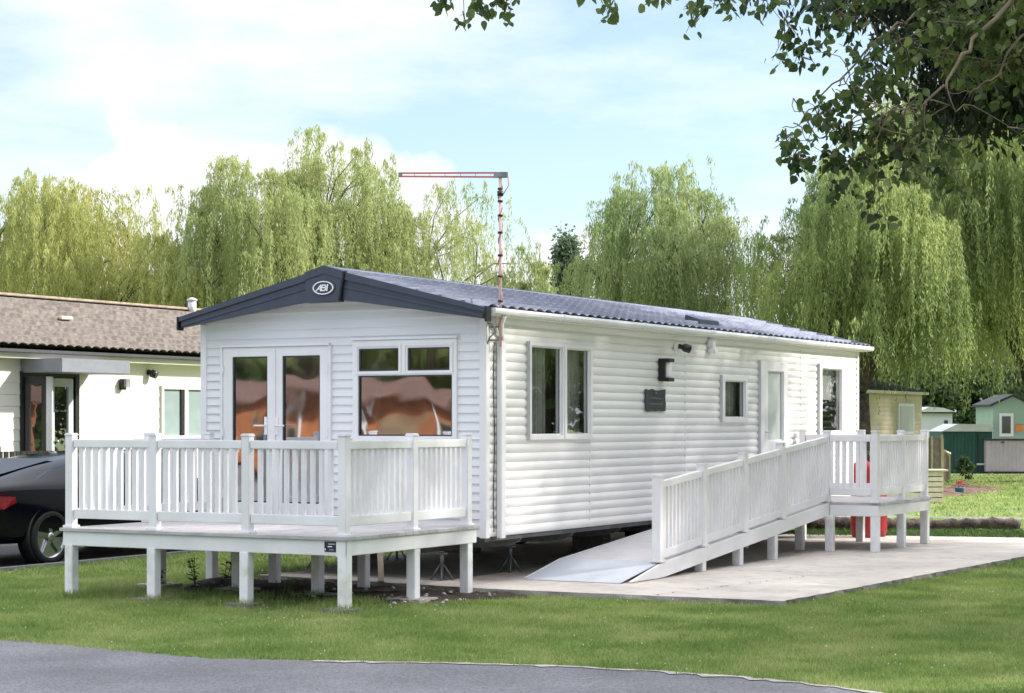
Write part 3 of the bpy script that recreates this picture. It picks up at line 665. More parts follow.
for wn, a in ((w1, .872), (w2, 6.208), (w3, 9.912)):
    z0 = 1.76 if wn is w2 else 1.56; z1 = 2.39 if wn is w2 else 2.64
    box('window_jamb', M['jamb'], wn, .0, a+.008, z0, .056, a+.026, z1)
# wall lamp, security light, extractor cowl, plaque
la = box('wall_lamp', M['black'], HW, .02, 4.27, 2.27, .075, 4.43, 2.55, bevel=.006)
MB().box(.078, 4.27, 2.505, .165, 4.44, 2.55).box(.078, 4.27, 2.265, .165, 4.44, 2.31).build('lamp_cap', M['black'], la, .005)
MB().lathe((.122, 4.355, 2.311), [(.036, 0), (.038, .02), (.038, .17), (.036, .193)], n=16).build('lamp_glass', M['upvc'], la)
sl_ = box('security_light', M['upvc'], HW, .02, 4.72, 2.66, .07, 4.82, 2.76, bevel=.01)
MB().lathe((.07, 4.77, 2.72), [(.028, 0), (.03, .05), (.05, .07), (.055, .15), (.05, .16)], (.75, .6, -.25), 16).build('lamp_head', M['black'], sl_)
MB().lathe((.02, 5.86, 2.79), [(.075, 0), (.075, .03), (.05, .07), (.02, .085)], (1, 0, 0), 18).build('vent_cowl', M['upvc'], HW)
box('vent_hood', M['upvc'], HW, .02, 5.79, 2.66, .12, 5.93, 2.74, bevel=.02)
rp = random.Random(2); pl = []
for a, b in (((3.86, 1.90), (4.45, 1.90)), ((4.45, 1.90), (4.45, 2.16)), ((4.45, 2.16), (3.86, 2.16)), ((3.86, 2.16), (3.86, 1.90))):
    for i in range(6):
        f = i/6; pl.append((.028, a[0]+(b[0]-a[0])*f+rp.uniform(-.012, .012), a[1]+(b[1]-a[1])*f+rp.uniform(-.01, .01)))
pq = MB().prism(pl, (.012, 0, 0)).build('name_plaque', M['slate'], HW, .002)
mb = MB(); rp = random.Random(6)
for row, (y0, y1, z) in enumerate(((4.0, 4.30, 2.055), (3.96, 4.36, 1.985))):   # worn, unreadable script on the slate
    pts = [(.0425, y0+(y1-y0)*i/26, z+.016*math.sin(i*1.7)*rp.uniform(.4, 1)) for i in range(27)]; mb.tube(pts, .0028, 5)
mb.tube([(.0425, 4.14, 2.115), (.0425, 4.17, 2.125), (.0425, 4.19, 2.108)], .007, 6)
mb.build('worn_script', M['chalk'], pq)
# roof vents, pipes
rv = MB().prism([(-.40, 6.5, 3.06), (-.40, 6.5, 3.15), (-.62, 6.5, 3.22), (-.62, 6.5, 3.10)], (0, .68, 0)).build('roof_vent', M['navy'], HW, .01)
dp = box('downpipe', M['upvc'], HW, .024, .20, .53, .085, .30, 2.62, bevel=.008)
mb = MB(); mb.tube([(.055, .25, 2.6), (.055, .25, 2.70), (.08, .20, 2.80), (.15, .14, 2.88)], .030, 10); mb.build('pipe_bend', M['upvc'], dp)
mb = MB(); mb.tube([(.03, .135+.012*math.sin(z*5), z) for z in np.arange(.6, 2.7, .1)], .006, 6); mb.build('cable', M['black'], HW)
# chassis, outriggers, wheels
for x in (-.95, -2.75): box('chassis_beam', M['chass'], HW, x-.03, .3, .34, x+.03, 11.6, .50)
for y in np.arange(1.0, 11.5, 1.25):
    for s_ in (1, -1):
        xo, xi = (-.12, -.92) if s_ > 0 else (-3.58, -2.78)
        MB().prism([(xo, y, .50), (xi, y, .50), (xi, y, .36), ((xo+xi)/2, y, .37), (xo+(xi-xo)*.2, y, .40), (xo+(xi-xo)*.05, y, .45)], (0, .05, 0)).build('outrigger', M['steel'], HW)
for x in (-.72, -2.98):
    for y in (5.3, 6.15):
        o = MB().lathe((x-.1, y, .36), [(.19, 0), (.27, .01), (.30, .04), (.30, .15), (.27, .18), (.19, .19)], (1, 0, 0), 28).build('wheel', M['rubber'], HW)
        MB().lathe((x-.085, y, .36), [(.185, 0), (.185, .16), (.09, .13), (.04, .15)], (1, 0, 0), 20).build('rim', M['steel'], o)
MB().tube([(-.8, 5.3, .36), (-2.9, 5.3, .36)], .04, 10).tube([(-.8, 6.15, .36), (-2.9, 6.15, .36)], .04, 10).build('axle', M['chass'], HW)

# axle stands and block piers under the home
def stand(label, loc):
    t_ = thing('axle_stand', label, 'axle stand', loc, 'axle stands under the home')
    x, y, z = loc
    MB().tube([(x, y, z+.02), (x, y, z+.28)], .016, 8).tube([(x, y, z+.2), (x, y, z+.285)], .022, 8).box(x-.05, y-.035, z+.28, x+.05, y+.035, z+.295).build('jack_post', M['steel'], t_)
    for k in range(4):
        a = k*PI/2+.5
        MB().tube([(x, y, z+.2), (x+.12*math.cos(a), y+.12*math.sin(a), z+.01)], .009, 6).box(x+.12*math.cos(a)-.018, y+.12*math.sin(a)-.018, z, x+.12*math.cos(a)+.018, y+.12*math.sin(a)+.018, z+.008).build('leg', M['steel'], t_)
    return t_
s0 = stand('steel axle stand standing nearest the ramp beneath the long cream wall', (-.60, 1.62, .06))
tree_copy(s0, (-.68, .25, .06), label='steel axle stand under the front corner beside the last deck post', cat='axle stand')
tree_copy(s0, (-2.75, .9, .06), label='steel axle stand seen under the deck behind the navy sign', cat='axle stand')
tree_copy(s0, (-2.75, 2.6, .06), label='steel axle stand deep under the home with leaning brace beside it', cat='axle stand')
def pier(label, x, y, w_=.44, h=.275):
    t_ = thing('block_pier', label, 'support pier', (x, y, .06), 'block piers under the home')
    for k in range(2): box('concrete_block', M['block'], t_, x-w_/2+k*.004, y-.11, .06+k*h/2+.001, x+w_/2, y+.11, .06+(k+1)*h/2, bevel=.006)
pier('dark concrete block pier behind the black wheel under the home', -1.0, 4.45); pier('concrete block pier half hidden by the ramp', -.95, 7.2)
pier('concrete block pier on the far chassis beam near the deck', -2.75, 4.2); pier('concrete block pier at the far left of the slab', -2.75, 1.75)
MB().beam((-1.1, -.3, .06), (-1.35, .05, .50), .06, .04).build('timber_brace', M['wood']); tag(bpy.data.objects['timber_brace'], 'leaning timber prop between the deck and the home', 'timber prop')

# ------------------------------------------------------------------ railings
def post(parent, x, y, z0, z1, s=.09, foot=True):
    o = box('railing_post', M['deckw'], parent, x-s/2, y-s/2, z0, x+s/2, y+s/2, z1, bevel=.006)
    MB().box(x-s/2-.006, y-s/2-.006, z1, x+s/2+.006, y+s/2+.006, z1+.014).prism([(x-s/2, y-s/2, z1+.014), (x+s/2, y-s/2, z1+.014), (x+s/2, y+s/2, z1+.014), (x-s/2, y+s/2, z1+.014)], (0, 0, .010)).build('post_cap', M['deckw'], o, .003)
    if foot: box('post_skirt', M['deckw'], o, x-s/2-.018, y-s/2-.018, z0, x+s/2+.018, y+s/2+.018, z0+.028, bevel=.006)
    return o
def panel(parent, a, b, pw=.05, top=(.805, .885), bot=(.095, .19), pitch=.098, bw=.045):
    """a,b: floor-level points at the two post centres"""
    a = Vector(a); b = Vector(b); d = (b-a); dh = Vector((d.x, d.y, 0)); L = dh.length; u = dh/L; sl_ = d.z/L
    A = a+u*pw+Vector((0, 0, sl_*pw)); B = b-u*pw-Vector((0, 0, sl_*pw)); Ln = L-2*pw
    o = bpy.data.objects.new('railing_panel', None); COL.objects.link(o); o.parent = parent; o.location = A-ORG[parent.name]; ORG[o.name] = A.copy()
    MB().vbar(A, B, 0, .06, top[0], top[1]).build('top_rail', M['deckw'], o, .006); MB().vbar(A, B, 0, .052, bot[0], bot[1]).build('bottom_rail', M['deckw'], o, .006)
    n_ = max(2, int(round(Ln/pitch))-1); gap = Ln/(n_+1); sd_ = Vector((-u.y, u.x, 0))
    for i in range(n_):
        c = A+(B-A)*((i+1)/(n_+1)); h = bw/2
        mb = MB(); p0 = c-u*h-sd_*.018; vs = []
        for z in (bot[1]-.002, top[0]+.002):
            for q in (c-u*h-sd_*.018, c+u*h-sd_*.018, c+u*h+sd_*.018, c-u*h+sd_*.018): vs.append(q+Vector((0, 0, z)))
        mb.add(vs, [(0, 3, 2, 1), (4, 5, 6, 7), (0, 1, 5, 4), (1, 2, 6, 5), (2, 3, 7, 6), (3, 0, 4, 7)])
        mb.build('baluster', M['deckw'], o, .003)
    return o
DK = thing('veranda', 'raised white veranda with plank floor and baluster railings before the front doors', 'veranda', (-1.56, -1.56, 0))
FZ = .70; X0, X1, Y0, Y1 = -3.19, .10, -2.78, -.56
mb = MB(); y = Y0-.085
while y < -.43:
    mb.box(X0-.085, y, FZ-.032, X1+.085, min(y+.14, -.43), FZ); y += .144
mb.build('deck_floor', M['deckfloor'], DK, .003)
mb = MB(); f0, f1 = .525, FZ-.034
mb.box(X0-.06, Y0-.06, f0, X1+.06, Y0-.03, f1); mb.box(X1+.03, Y0-.028, f0, X1+.06, -.45, f1); mb.box(X0-.06, Y0-.028, f0, X0-.03, -.45, f1); mb.box(X0-.028, -.48, f0, X1+.028, -.45, f1)
mb.build('fascia_board', M['deckw'], DK, .005)
MB().box(X1-.045, Y0-.066, f0-.006, X1+.066, Y0-.061, f1).box(X1+.061, Y0-.066, f0-.006, X1+.066, Y0+.03, f1).build('corner_strip', M['upvc'], DK, .001)
mb = MB()
for x in np.arange(X0+.3, X1, .45): mb.box(x-.022, Y0+.0, .54, x+.022, -.49, FZ-.036)
mb.build('joist', M['wood'], DK)
sg = box('maker_sign', M['signb'], DK, -.075, Y0-.068, .562, .055, Y0-.061, .657, bevel=.002)
mb = MB(); y_ = Y0-.0705
mb.box(-.035, y_, .606, .012, y_+.002, .616); mb.box(-.068, y_, .575, -.058, y_+.002, .592); mb.box(-.03, y_, .632, .045, y_+.002, .637); mb.box(-.02, y_, .58, .03, y_+.002, .583)
mb.build('sign_marks', M['white'], sg)
fx = [X0, -2.12, -1.0, X1]
for i, x in enumerate(fx): post(DK, x, Y0, FZ, 1.625)
for i in range(3): panel(DK, (fx[i], Y0, FZ), (fx[i+1], Y0, FZ))
for y in (-1.60, Y1): post(DK, X1, y, FZ, 1.625)
panel(DK, (X1, Y0, FZ), (X1, -1.60, FZ)); panel(DK, (X1, -1.60, FZ), (X1, Y1, FZ))
for y in (-1.57, Y1): post(DK, X0, y, FZ, 1.625)
panel(DK, (X0, Y0, FZ), (X0, -1.57, FZ)); panel(DK, (X0, -1.57, FZ), (X0, Y1, FZ))
def sup(parent, x, y, z1, z0=0., s=.10, pad=True, padw=.2):
    box('support_post', M['deckp'], parent, x-s/2, y-s/2, z0, x+s/2, y+s/2, z1, bevel=.006)
    if pad: box('foot_pad', M['block'] if padw < .2 else M['stone'], parent, x-padw, y-padw*.9, z0-.03, x+padw*.9, y+padw*.8, z0+.045, bevel=.008)
for x, y, pad, pw in ((.12, -2.80, True, .16), (-1.0, -2.80, True, .16), (-2.12, -2.80, True, .16), (-3.17, -2.80, False, .1), (.10, -1.58, True, .21), (.10, -.56, False, .1),
                   (-1.0, -1.62, True, .2), (-2.12, -1.45, True, .2), (-3.15, -1.45, True, .2), (-1.15, -.56, False, .2), (-2.3, -.56, False, .2), (-3.15, -.56, False, .2)):
    sup(DK, x, y, .53, 0. if pad else .01, pad=pad, padw=pw)

# ------------------------------------------------------------------ ramp with landing
RP = thing('access_ramp', 'long white wheelchair ramp with railings rising to a landing at the side door', 'ramp', (.7, 4.5, .06))
RX0, RX1 = .06, 1.27; LY0, LY1, LX1 = 6.92, 9.05, 1.92
def zr(y): return .235+(y-1.62)*(.70-.235)/(LY0-1.62)
mb = MB(); y = 1.62
while y < LY0-.01:
    y2 = min(y+.142, LY0); mb.add([(RX0, y, zr(y)), (RX1, y, zr(y)), (RX1, y2-.003, zr(y2)), (RX0, y2-.003, zr(y2)), (RX0, y, zr(y)-.03), (RX1, y, zr(y)-.03), (RX1, y2-.003, zr(y2)-.03), (RX0, y2-.003, zr(y2)-.03)],
       [(0, 1, 2, 3), (7, 6, 5, 4), (0, 4, 5, 1), (1, 5, 6, 2), (2, 6, 7, 3), (3, 7, 4, 0)]); y = y2
mb.build('ramp_boards', M['ramp'], RP)
MB().add([(.10, .70, .068), (1.22, .72, .068), (RX1, 1.62, .238), (RX0, 1.62, .238), (.10, .70, .062), (1.22, .72, .062), (RX1, 1.62, .226), (RX0, 1.62, .226)],
   [(0, 1, 2, 3), (7, 6, 5, 4), (0, 4, 5, 1), (1, 5, 6, 2), (2, 6, 7, 3), (3, 7, 4, 0)]).build('toe_plate', M['plate'], RP, .002)
for x in (RX1+.02, RX0-.02):
    MB().prism([(x-.016, .80, .075), (x-.016, 1.62, .232), (x-.016, LY0-.03, zr(LY0)-.004), (x-.016, LY0-.03, zr(LY0)-.17), (x-.016, 1.70, .075), (x-.016, 1.50, .066)], (.032, 0, 0)).build('stringer', M['deckw'], RP, .003)
mb = MB(); y = LY0-.03
while y < LY1+.09:
    mb.box(RX0-.03, y, FZ-.03, LX1+.085, min(y+.14, LY1+.09), FZ+.002); y += .144
mb.build('landing_floor', M['deckfloor'], RP, .003)
mb = MB(); mb.box(RX1+.05, LY0-.06, f0, LX1+.06, LY0-.03, f1+.002); mb.box(LX1+.03, LY0-.028, f0, LX1+.06, LY1+.06, f1+.002); mb.box(RX0, LY1+.03, f0, LX1+.028, LY1+.06, f1)
mb.build('fascia_board', M['deckw'], RP, .005)
ry = [1.60, 2.80, 4.02, 5.25]
px_ = RX1-.02
for i, y in enumerate(ry): post(RP, px_, y, zr(y), zr(y)+.93, s=.1)
post(RP, px_, LY0, FZ, 1.63)
for i in range(3): panel(RP, (px_, ry[i], zr(ry[i])), (px_, ry[i+1], zr(ry[i+1])), bot=(.03, .12), top=(.80, .875))
panel(RP, (px_, ry[3], zr(ry[3])), (px_, LY0, zr(LY0)), bot=(.03, .12), top=(.80, .875))
post(RP, LX1, LY0, FZ, 1.63); post(RP, LX1, 8.0, FZ, 1.63); post(RP, LX1, LY1, FZ, 1.63); post(RP, 1.0, LY1, FZ, 1.63); post(RP, RX0+.06, LY1, FZ, 1.63)
panel(RP, (px_, LY0, FZ), (LX1, LY0, FZ)); panel(RP, (LX1, LY0, FZ), (LX1, 8.0, FZ)); panel(RP, (LX1, 8.0, FZ), (LX1, LY1, FZ))
panel(RP, (1.0, LY1, FZ), (LX1, LY1, FZ)); panel(RP, (RX0+.06, LY1, FZ), (1.0, LY1, FZ))
for x, y, z in ((1.25, 2.75, zr(2.75)-.06), (1.25, 3.86, zr(3.86)-.06), (1.25, 4.98, zr(4.98)-.06), (.12, 3.86, zr(3.86)-.06), (.12, 4.98, zr(4.98)-.06), (1.34, 6.80, .53), (1.92, 6.92, .53), (1.94, 7.95, .53), (1.94, 9.0, .53), (.12, 6.8, .53), (.12, 9.0, .53), (1.0, 9.0, .53), (.9, 6.85, .53)):
    sup(RP, x, y, z, .06, .105, False)

# ------------------------------------------------------------------ aerial
AE = thing('television_aerial', 'pink cable mast with long horizontal aerial boom above the front corner', 'aerial', (.11, .12, 2.6))
MB().tube([(.115, .12, 2.55), (.115, .12, 4.36)], .016, 10).build('mast', M['polew'], AE)
mb = MB(); pts = [(.115+.021*math.cos(k*.55), .12+.021*math.sin(k*.55), 2.62+k*.02) for k in range(86)]; mb.tube(pts, .006, 6); mb.build('cable', M['pink'], AE)
mb = MB()
for z in (2.88, 3.02, 3.28, 3.50, 3.74, 3.92, 4.07, 4.2): mb.tube([(.115, .12, z), (.115, .12, z+.022)], .028, 10)
mb.tube([(.115, .12, 4.135), (.115, .12, 4.19)], .032, 10)
mb.build('tape_band', M['black'], AE)
A0 = Vector((.115, .12, 0))+RGT*.06; A1 = Vector((.115, .12, 0))-RGT*1.06
mb = MB(); mb.beam(A0+Vector((0, 0, 4.38)), A1+Vector((0, 0, 4.375)), .018, .018); mb.beam(A0+Vector((0, 0, 4.335)), A1+Vector((0, 0, 4.342)), .018, .018)
mb.build('boom', M['pink'], AE)
mb = MB(); mb.beam(Vector((.115, .12, 4.358))-RGT*.07, Vector((.115, .12, 4.358))+RGT*.08, .05, .055); mb.beam(A1+Vector((0, 0, 4.36))+RGT*.03, A1+Vector((0, 0, 4.36))-RGT*.01, .03, .045); mb.build('boom_clamp', M['steel'], AE)
mb = MB()
for k in range(6):
    c = A0.lerp(A1, (k+1)/7.); L = .05+.012*k; mb.tube([c+Vector((0, 0, 4.36))-FWD*L, c+Vector((0, 0, 4.36))+FWD*L], .003, 5)
mb.build('element', M['steel'], AE)
MB().tube([Vector((.115, .12, 4.35))+RGT*.08, Vector((.115, .12, 4.25))+RGT*.09, Vector((.115, .12, 4.15))+RGT*.03], .005, 6).build('coax_loop', M['pink'], AE)
mb = MB()
for z in (2.62, 2.76): mb.beam((.0, .02, z), (.115, .12, z), .02, .02)
mb.tube([(.03, -.0, 2.80), (.09, .02, 2.78), (.10, .04, 2.70), (.05, .0, 2.64), (.03, -.0, 2.58)], .009, 6)
mb.build('wall_bracket', M['steel'], AE)

# ------------------------------------------------------------------ gas bottles
def bottle(label, x, y, h=1.27):
    g = thing('gas_bottle', label, 'gas bottle', (x, y, .06), 'red gas bottles at the rear of the home')
    MB().lathe((x, y, .06), [(.15, 0), (.17, .01), (.17, .06), (.185, .075), (.1875, .12), (.1875, h-.30), (.18, h-.24), (.14, h-.17), (.06, h-.14), (.04, h-.12)], n=28).build('bottle_body', M['red'], g)
    MB().lathe((x, y, .06+h-.125), [(.03, 0), (.03, .05), (.045, .055), (.045, .09), (.02, .11)], n=12).build('valve', M['chrome'], g)
    MB().tube([(x+.085*math.cos(a), y+.085*math.sin(a), .06+h-.17+(.16 if 0 < i < 13 else 0)) for i, a in enumerate(np.linspace(.3, 5.2, 14))], .011, 8).build('guard', M['black'], g)
bottle('front red gas bottle standing behind the landing', .70, 10.01); bottle('red gas bottle half hidden behind the other one', .76, 10.33)

# ------------------------------------------------------------------ car
CR = thing('parked_car', 'black fastback car with five spoke wheels parked behind the veranda', 'car', (-7.45, 1.6, .006))
xr_, yr_ = -6.50, .56   # right flank, rear wheel centre
W2 = .94; xc_ = xr_-W2
# stations along the length: y, z_bottom, z_shoulder, z_roof, half width bottom, shoulder, roof
ST = [(-.98, .42, .78, .84, .62, .70, .60), (-.93, .30, .93, .99, .76, .84, .66), (-.72, .26, .97, 1.045, .88, .92, .66), (-.30, .25, .975, 1.13, .92, .945, .64), (.10, .24, .965, 1.215, .94, .945, .62), (.60, .24, .95, 1.295, .94, .94, .60),
      (1.10, .23, .93, 1.355, .93, .93, .59), (1.6, .22, .92, 1.385, .93, .925, .58), (2.1, .22, .91, 1.38, .93, .92, .58), (2.6, .22, .90, 1.30, .935, .925, .60), (3.0, .23, .885, 1.12, .94, .93, .64), (3.3, .24, .86, .95, .94, .93, .70), (3.7, .25, .80, .85, .92, .90, .72), (3.98, .30, .66, .72, .80, .78, .60), (4.05, .38, .55, .60, .60, .62, .5)]
yo = yr_-.0
def ring(st):
    y, zb, zs, zr_, wb, ws, wr = st; zm = zs-.16
    half = [(0, zb), (wb*.8, zb), (wb, zb+.06), (wb+.015, (zb+zm)/2), (ws+.005, zm), (ws-.015, zs), (wr+(ws-wr)*.55, zs+(zr_-zs)*.42), (wr+.02, zs+(zr_-zs)*.88), (wr*.75, zr_-.004), (0, zr_)]
    return half
mb = MB(); nr = 18; allv = []
for st in ST:
    h = ring(st); full = [(p[0], p[1]) for p in h]+[(-p[0], p[1]) for p in h[-2:0:-1]]
    allv += [(xc_+p[0], yo+st[0], p[1]+.006) for p in full]
nn = len(full)
fs = [(i*nn+k, i*nn+(k+1) % nn, (i+1)*nn+(k+1) % nn, (i+1)*nn+k) for i in range(len(ST)-1) for k in range(nn)]
mb.add(allv, fs+[tuple(range(nn))[::-1], tuple((len(ST)-1)*nn+k for k in range(nn))], True)
body = mb.build('body', M['carp'], CR)
md = body.modifiers.new('sub', 'SUBSURF'); md.levels = 2; md.render_levels = 2
def flank(yy, z, off=.006):
    # x of the body side at (y,z) by interpolation
    for a, b in zip(ST[:-1], ST[1:]):
        if a[0] <= yy <= b[0]:
            f = (yy-a[0])/(b[0]-a[0]); st = [a[k]+(b[k]-a[k])*f for k in range(7)]; h = ring(st)
            for p, q in zip(h[1:-1], h[2:]):
                if min(p[1], q[1]) <= z <= max(p[1], q[1]) and abs(q[1]-p[1]) > 1e-4:
                    g = (z-p[1])/(q[1]-p[1]); return xc_+p[0]+(q[0]-p[0])*g+off
            return xc_+h[-3][0]+off
    return xc_+.9
def patch(name, poly, m, par, off=.008, both=True, th=.012):
    for s_ in ((1, -1) if both else (1,)):
        pts = []
        for yy, z in poly:
            x = flank(yy, z, off); x = x if s_ > 0 else 2*xc_-x; pts.append((x, yo+yy, z+.006))
        MB().prism(pts, (-th*s_, 0, 0)).build(name, m, par, recalc=True)
patch('side_window', [(-.22, 1.02), (.52, .985), (.60, 1.0), (.60, 1.235), (.30, 1.175), (.0, 1.10)], M['carglass'], body, -.004)
patch('side_window', [(.70, 1.0), (1.55, .97), (1.55, 1.32), (1.0, 1.31), (.70, 1.255)], M['carglass'], body, -.004)
patch('side_window', [(1.63, .97), (2.75, .955), (2.2, 1.30), (1.63, 1.325)], M['carglass'], body, -.004)
# rear glass and tail lamps, sills, wheel arches
MB().add([(xc_-.5, yo-.55, 1.10), (xc_+.5, yo-.55, 1.10), (xc_+.47, yo+.55, 1.298), (xc_-.47, yo+.55, 1.298)], [(0, 1, 2, 3)]).build('rear_window', M['carglass'], body)
for s_ in (1, -1):
    MB().prism([(xc_+s_*.10, yo-1.0, .74), (xc_+s_*.66, yo-.99, .74), (xc_+s_*.78, yo-.90, .74), (xc_+s_*.80, yo-.90, .86), (xc_+s_*.64, yo-.985, .87), (xc_+s_*.10, yo-1.0, .86)], (0, .08, 0)).build('tail_lamp', M['lampred'], body)
for s_ in (1, -1): MB().prism([(xc_+s_*.925, yo-.60, .79), (xc_+s_*.925, yo-.62, .86), (xc_+s_*.895, yo-.78, .885), (xc_+s_*.80, yo-.94, .885), (xc_+s_*.80, yo-.94, .73), (xc_+s_*.90, yo-.78, .71)], (s_*.022, -.012, 0)).build('tail_lamp', M['lampred'], body)
patch('door_line', [(.60, .42), (.615, .42), (.665, .96), (.65, .96)], M['joint'], body, .001, th=.004)
box('bumper', M['dark'], body, xc_-.72, yo-1.0, .25, xc_+.72, yo-.88, .45, bevel=.03)
box('number_plate', M['white'], body, xc_-.26, yo-1.02, .55, xc_+.26, yo-1.0, .66)
for wy in (0., 2.92):
    for s_ in (1, -1):
        cx_ = xc_+s_*(W2-.10); c0 = (cx_-s_*.13, yo+wy, .345)
        MB().lathe((cx_-s_*.10, yo+wy, .36), [(.372, 0), (.39, .0), (.40, .19), (.385, .205), (.375, .19), (.372, .02)], (s_, 0, 0), 32).build('wheel_arch', M['black'], body)
        wh = MB().lathe(c0, [(.24, 0), (.32, .005), (.338, .03), (.34, .06), (.34, .19), (.335, .22), (.31, .243), (.262, .245), (.255, .215), (.25, .10)], (s_, 0, 0), 40).build('wheel', M['rubber'], CR)
        xo = cx_+s_*.095
        mb = MB(); mb.lathe((xo-s_*.05, yo+wy, .345), [(.262, 0), (.268, .058), (.255, .062), (.25, .02)], (s_, 0, 0), 40)
        mb.lathe((xo-s_*.03, yo+wy, .345), [(.06, 0), (.055, .035), (.03, .045)], (s_, 0, 0), 16)
        for k in range(5):
            a = 2*PI*k/5+.35; ca, sa = math.cos(a), math.sin(a)
            P_ = lambda r, w_, x: (x, yo+wy+r*ca-w_*sa, .345+r*sa+w_*ca)
            q = [P_(.04, -.030, xo+s_*.005), P_(.04, .030, xo+s_*.005), P_(.255, .052, xo), P_(.255, -.010, xo)]
            mb.prism(q, (-s_*.03, 0, 0))
        mb.build('rim', M['alloy'], wh)
        MB().lathe((xo-s_*.06, yo+wy, .345), [(.248, 0), (.248, .006)], (s_, 0, 0), 28).build('brake_disc', M['dark'], wh)

# ------------------------------------------------------------------ neighbouring lodge on the left
LH = thing('lodge', 'cream boarded lodge with brown tiled roof behind the black car', 'mobile home', (-15.1, 8, 0))
LX = -12.4
def prof_l(z):
    u = ((z-.5)/.19) % 1.
    return .010*(1-u) if u > .05 else .010*u/.05
clad_wall('long_wall', M['cream'], LH, lambda a, o, z: (LX+o, a, z), -3, 21, .5, 2.92, [(6.28, 7.66, .78, 2.62), (9.88, 11.2, 1.50, 2.38)], prof_l, .19, .5, (0, .05, .5, .999))
box('body_shell', M['inner'], LH, LX-5.4, -2.9, .5, LX-.6, 20.9, 2.9)
tile_roof('roof', M['brownroof'], LH, -3.5, 21.5, LX+.30, 2.97, LX-2.75, 4.04, 9, .22, .028, .045, 6)
tile_roof('roof', M['brownroof'], LH, -3.5, 21.5, LX-5.8, 2.97, LX-2.75, 4.06, 9, .20, .02, .03, 3)
MB().beam((LX-2.75, -3.5, 4.09), (LX-2.75, 21.5, 4.09), .26, .05).build('ridge_cap', M['wood'], LH, .01)
box('gutter', M['dark'], LH, LX+.30, -3.4, 2.885, LX+.40, 21.4, 2.945, bevel=.01)
box('fascia', M['cream'], LH, LX+.012, -3.4, 2.80, LX+.29, 21.4, 2.89, bevel=.004)
box('roof_vent', M['woodl'], LH, LX-1.50, 8.75, 3.60, LX-1.32, 9.05, 3.66, bevel=.01)
MB().tube([(LX-2.6, 14.05, 3.95), (LX-2.6, 14.05, 4.25)], .085, 14).lathe((LX-2.6, 14.05, 4.25), [(.10, 0), (.11, .03), (.03, .07)], n=14).build('flue', M['lroof'], LH)
MB().box(LX+.012, 6.29, 2.575, LX+.90, 7.97, 2.80).build('door_canopy', mat('grey canopy', (.20, .21, .24), .6), LH, .006)
# patio doors
d_, _ = None, None
root = MB().box(LX-.04, 6.28, .80, LX+.06, 6.36, 2.60).box(LX-.04, 7.56, .80, LX+.06, 7.66, 2.60).box(LX-.04, 6.36, 2.52, LX+.06, 7.56, 2.60).build('patio_door', M['black'], LH, .004)
r2 = MB().box(LX-.02, 6.98, .82, LX+.03, 7.08, 2.50).box(LX-.02, 7.42, .82, LX+.03, 7.54, 2.50).box(LX-.02, 7.08, 2.36, LX+.03, 7.42, 2.50).box(LX-.02, 7.08, .82, LX+.03, 7.42, 1.08).build('door_leaf', M['lroof'], root, .004)
MB().add([(LX, 7.08, 1.08), (LX, 7.42, 1.08), (LX, 7.42, 2.36), (LX, 7.08, 2.36)], [(0, 1, 2, 3)]).build('pane', M['glp'], root)
# leaf swung outward on the left hinge
hx, hy = LX+.06, 6.36; dv_ = Vector((.93, .36, 0)); e0 = Vector((hx, hy, 0)); e1 = e0+dv_*.36
mb = MB(); mb.beam(e0+Vector((0, 0, 2.45)), e1+Vector((0, 0, 2.45)), .05, .12); mb.beam(e0+Vector((0, 0, .92)), e1+Vector((0, 0, .92)), .05, .20)
mb.vbar(e0, e0+dv_*.07, 0, .05, .82, 2.51); mb.vbar(e1-dv_*.06, e1, 0, .05, .82, 2.51); mb.build('door_leaf', M['black'], root, .004)
MB().add([e0+dv_*.09+Vector((0, 0, 1.02)), e1-dv_*.09+Vector((0, 0, 1.02)), e1-dv_*.09+Vector((0, 0, 2.39)), e0+dv_*.09+Vector((0, 0, 2.39))], [(0, 1, 2, 3)]).build('pane', M['glp'], root)
MB().vbar(e1, e1+dv_*.10, 0, .055, .82, 2.51).build('leaf_edge', M['lroof'], root)
MB().tube([(LX+.03, 7.05, 1.45), (LX+.07, 7.05, 1.45), (LX+.075, 7.18, 1.45)], .012, 8).build('door_handle', M['chrome'], root)
lw = MB().box(LX-.03, 9.85, 1.44, LX+.05, 11.25, 1.52).box(LX-.03, 9.85, 2.36, LX+.05, 11.25, 2.43).box(LX-.03, 9.85, 1.52, LX+.05, 9.91, 2.36).box(LX-.03, 10.50, 1.52, LX+.05, 10.60, 2.36).box(LX-.03, 11.19, 1.52, LX+.05, 11.25, 2.36).build('window', M['cream'], LH, .004)
MB().box(LX-.01, 9.91, 1.52, LX, 10.5, 2.36).box(LX-.01, 10.6, 1.52, LX, 11.19, 2.36).build('pane', mat('pale net glass', (.30, .37, .37), .2, .15, 2.), lw)
box('dark_bead', M['black'], lw, LX+.002, 10.42, 1.52, LX+.03, 10.50, 2.36)
wl = box('wall_lamp', M['black'], LH, LX+.02, 8.72, 2.33, LX+.10, 8.82, 2.52); box('lamp_glass', M['steel'], wl, LX+.102, 8.74, 2.37, LX+.16, 8.86, 2.52)
MB().lathe((LX+.01, 9.5, 2.66), [(.05, 0), (.05, .06), (.075, .08), (.07, .18)], (.8, .3, -.3), 14).build('security_light', M['black'], LH)
BF = thing('slatted_fence', 'low black slatted fence in front of the cream lodge', 'fence', (-10.9, 2, 0))
mb = MB(); y = -3.0
while y < 8.5:
    mb.box(-10.815, y, .1, -10.79, y+.085, 1.32); y += .125
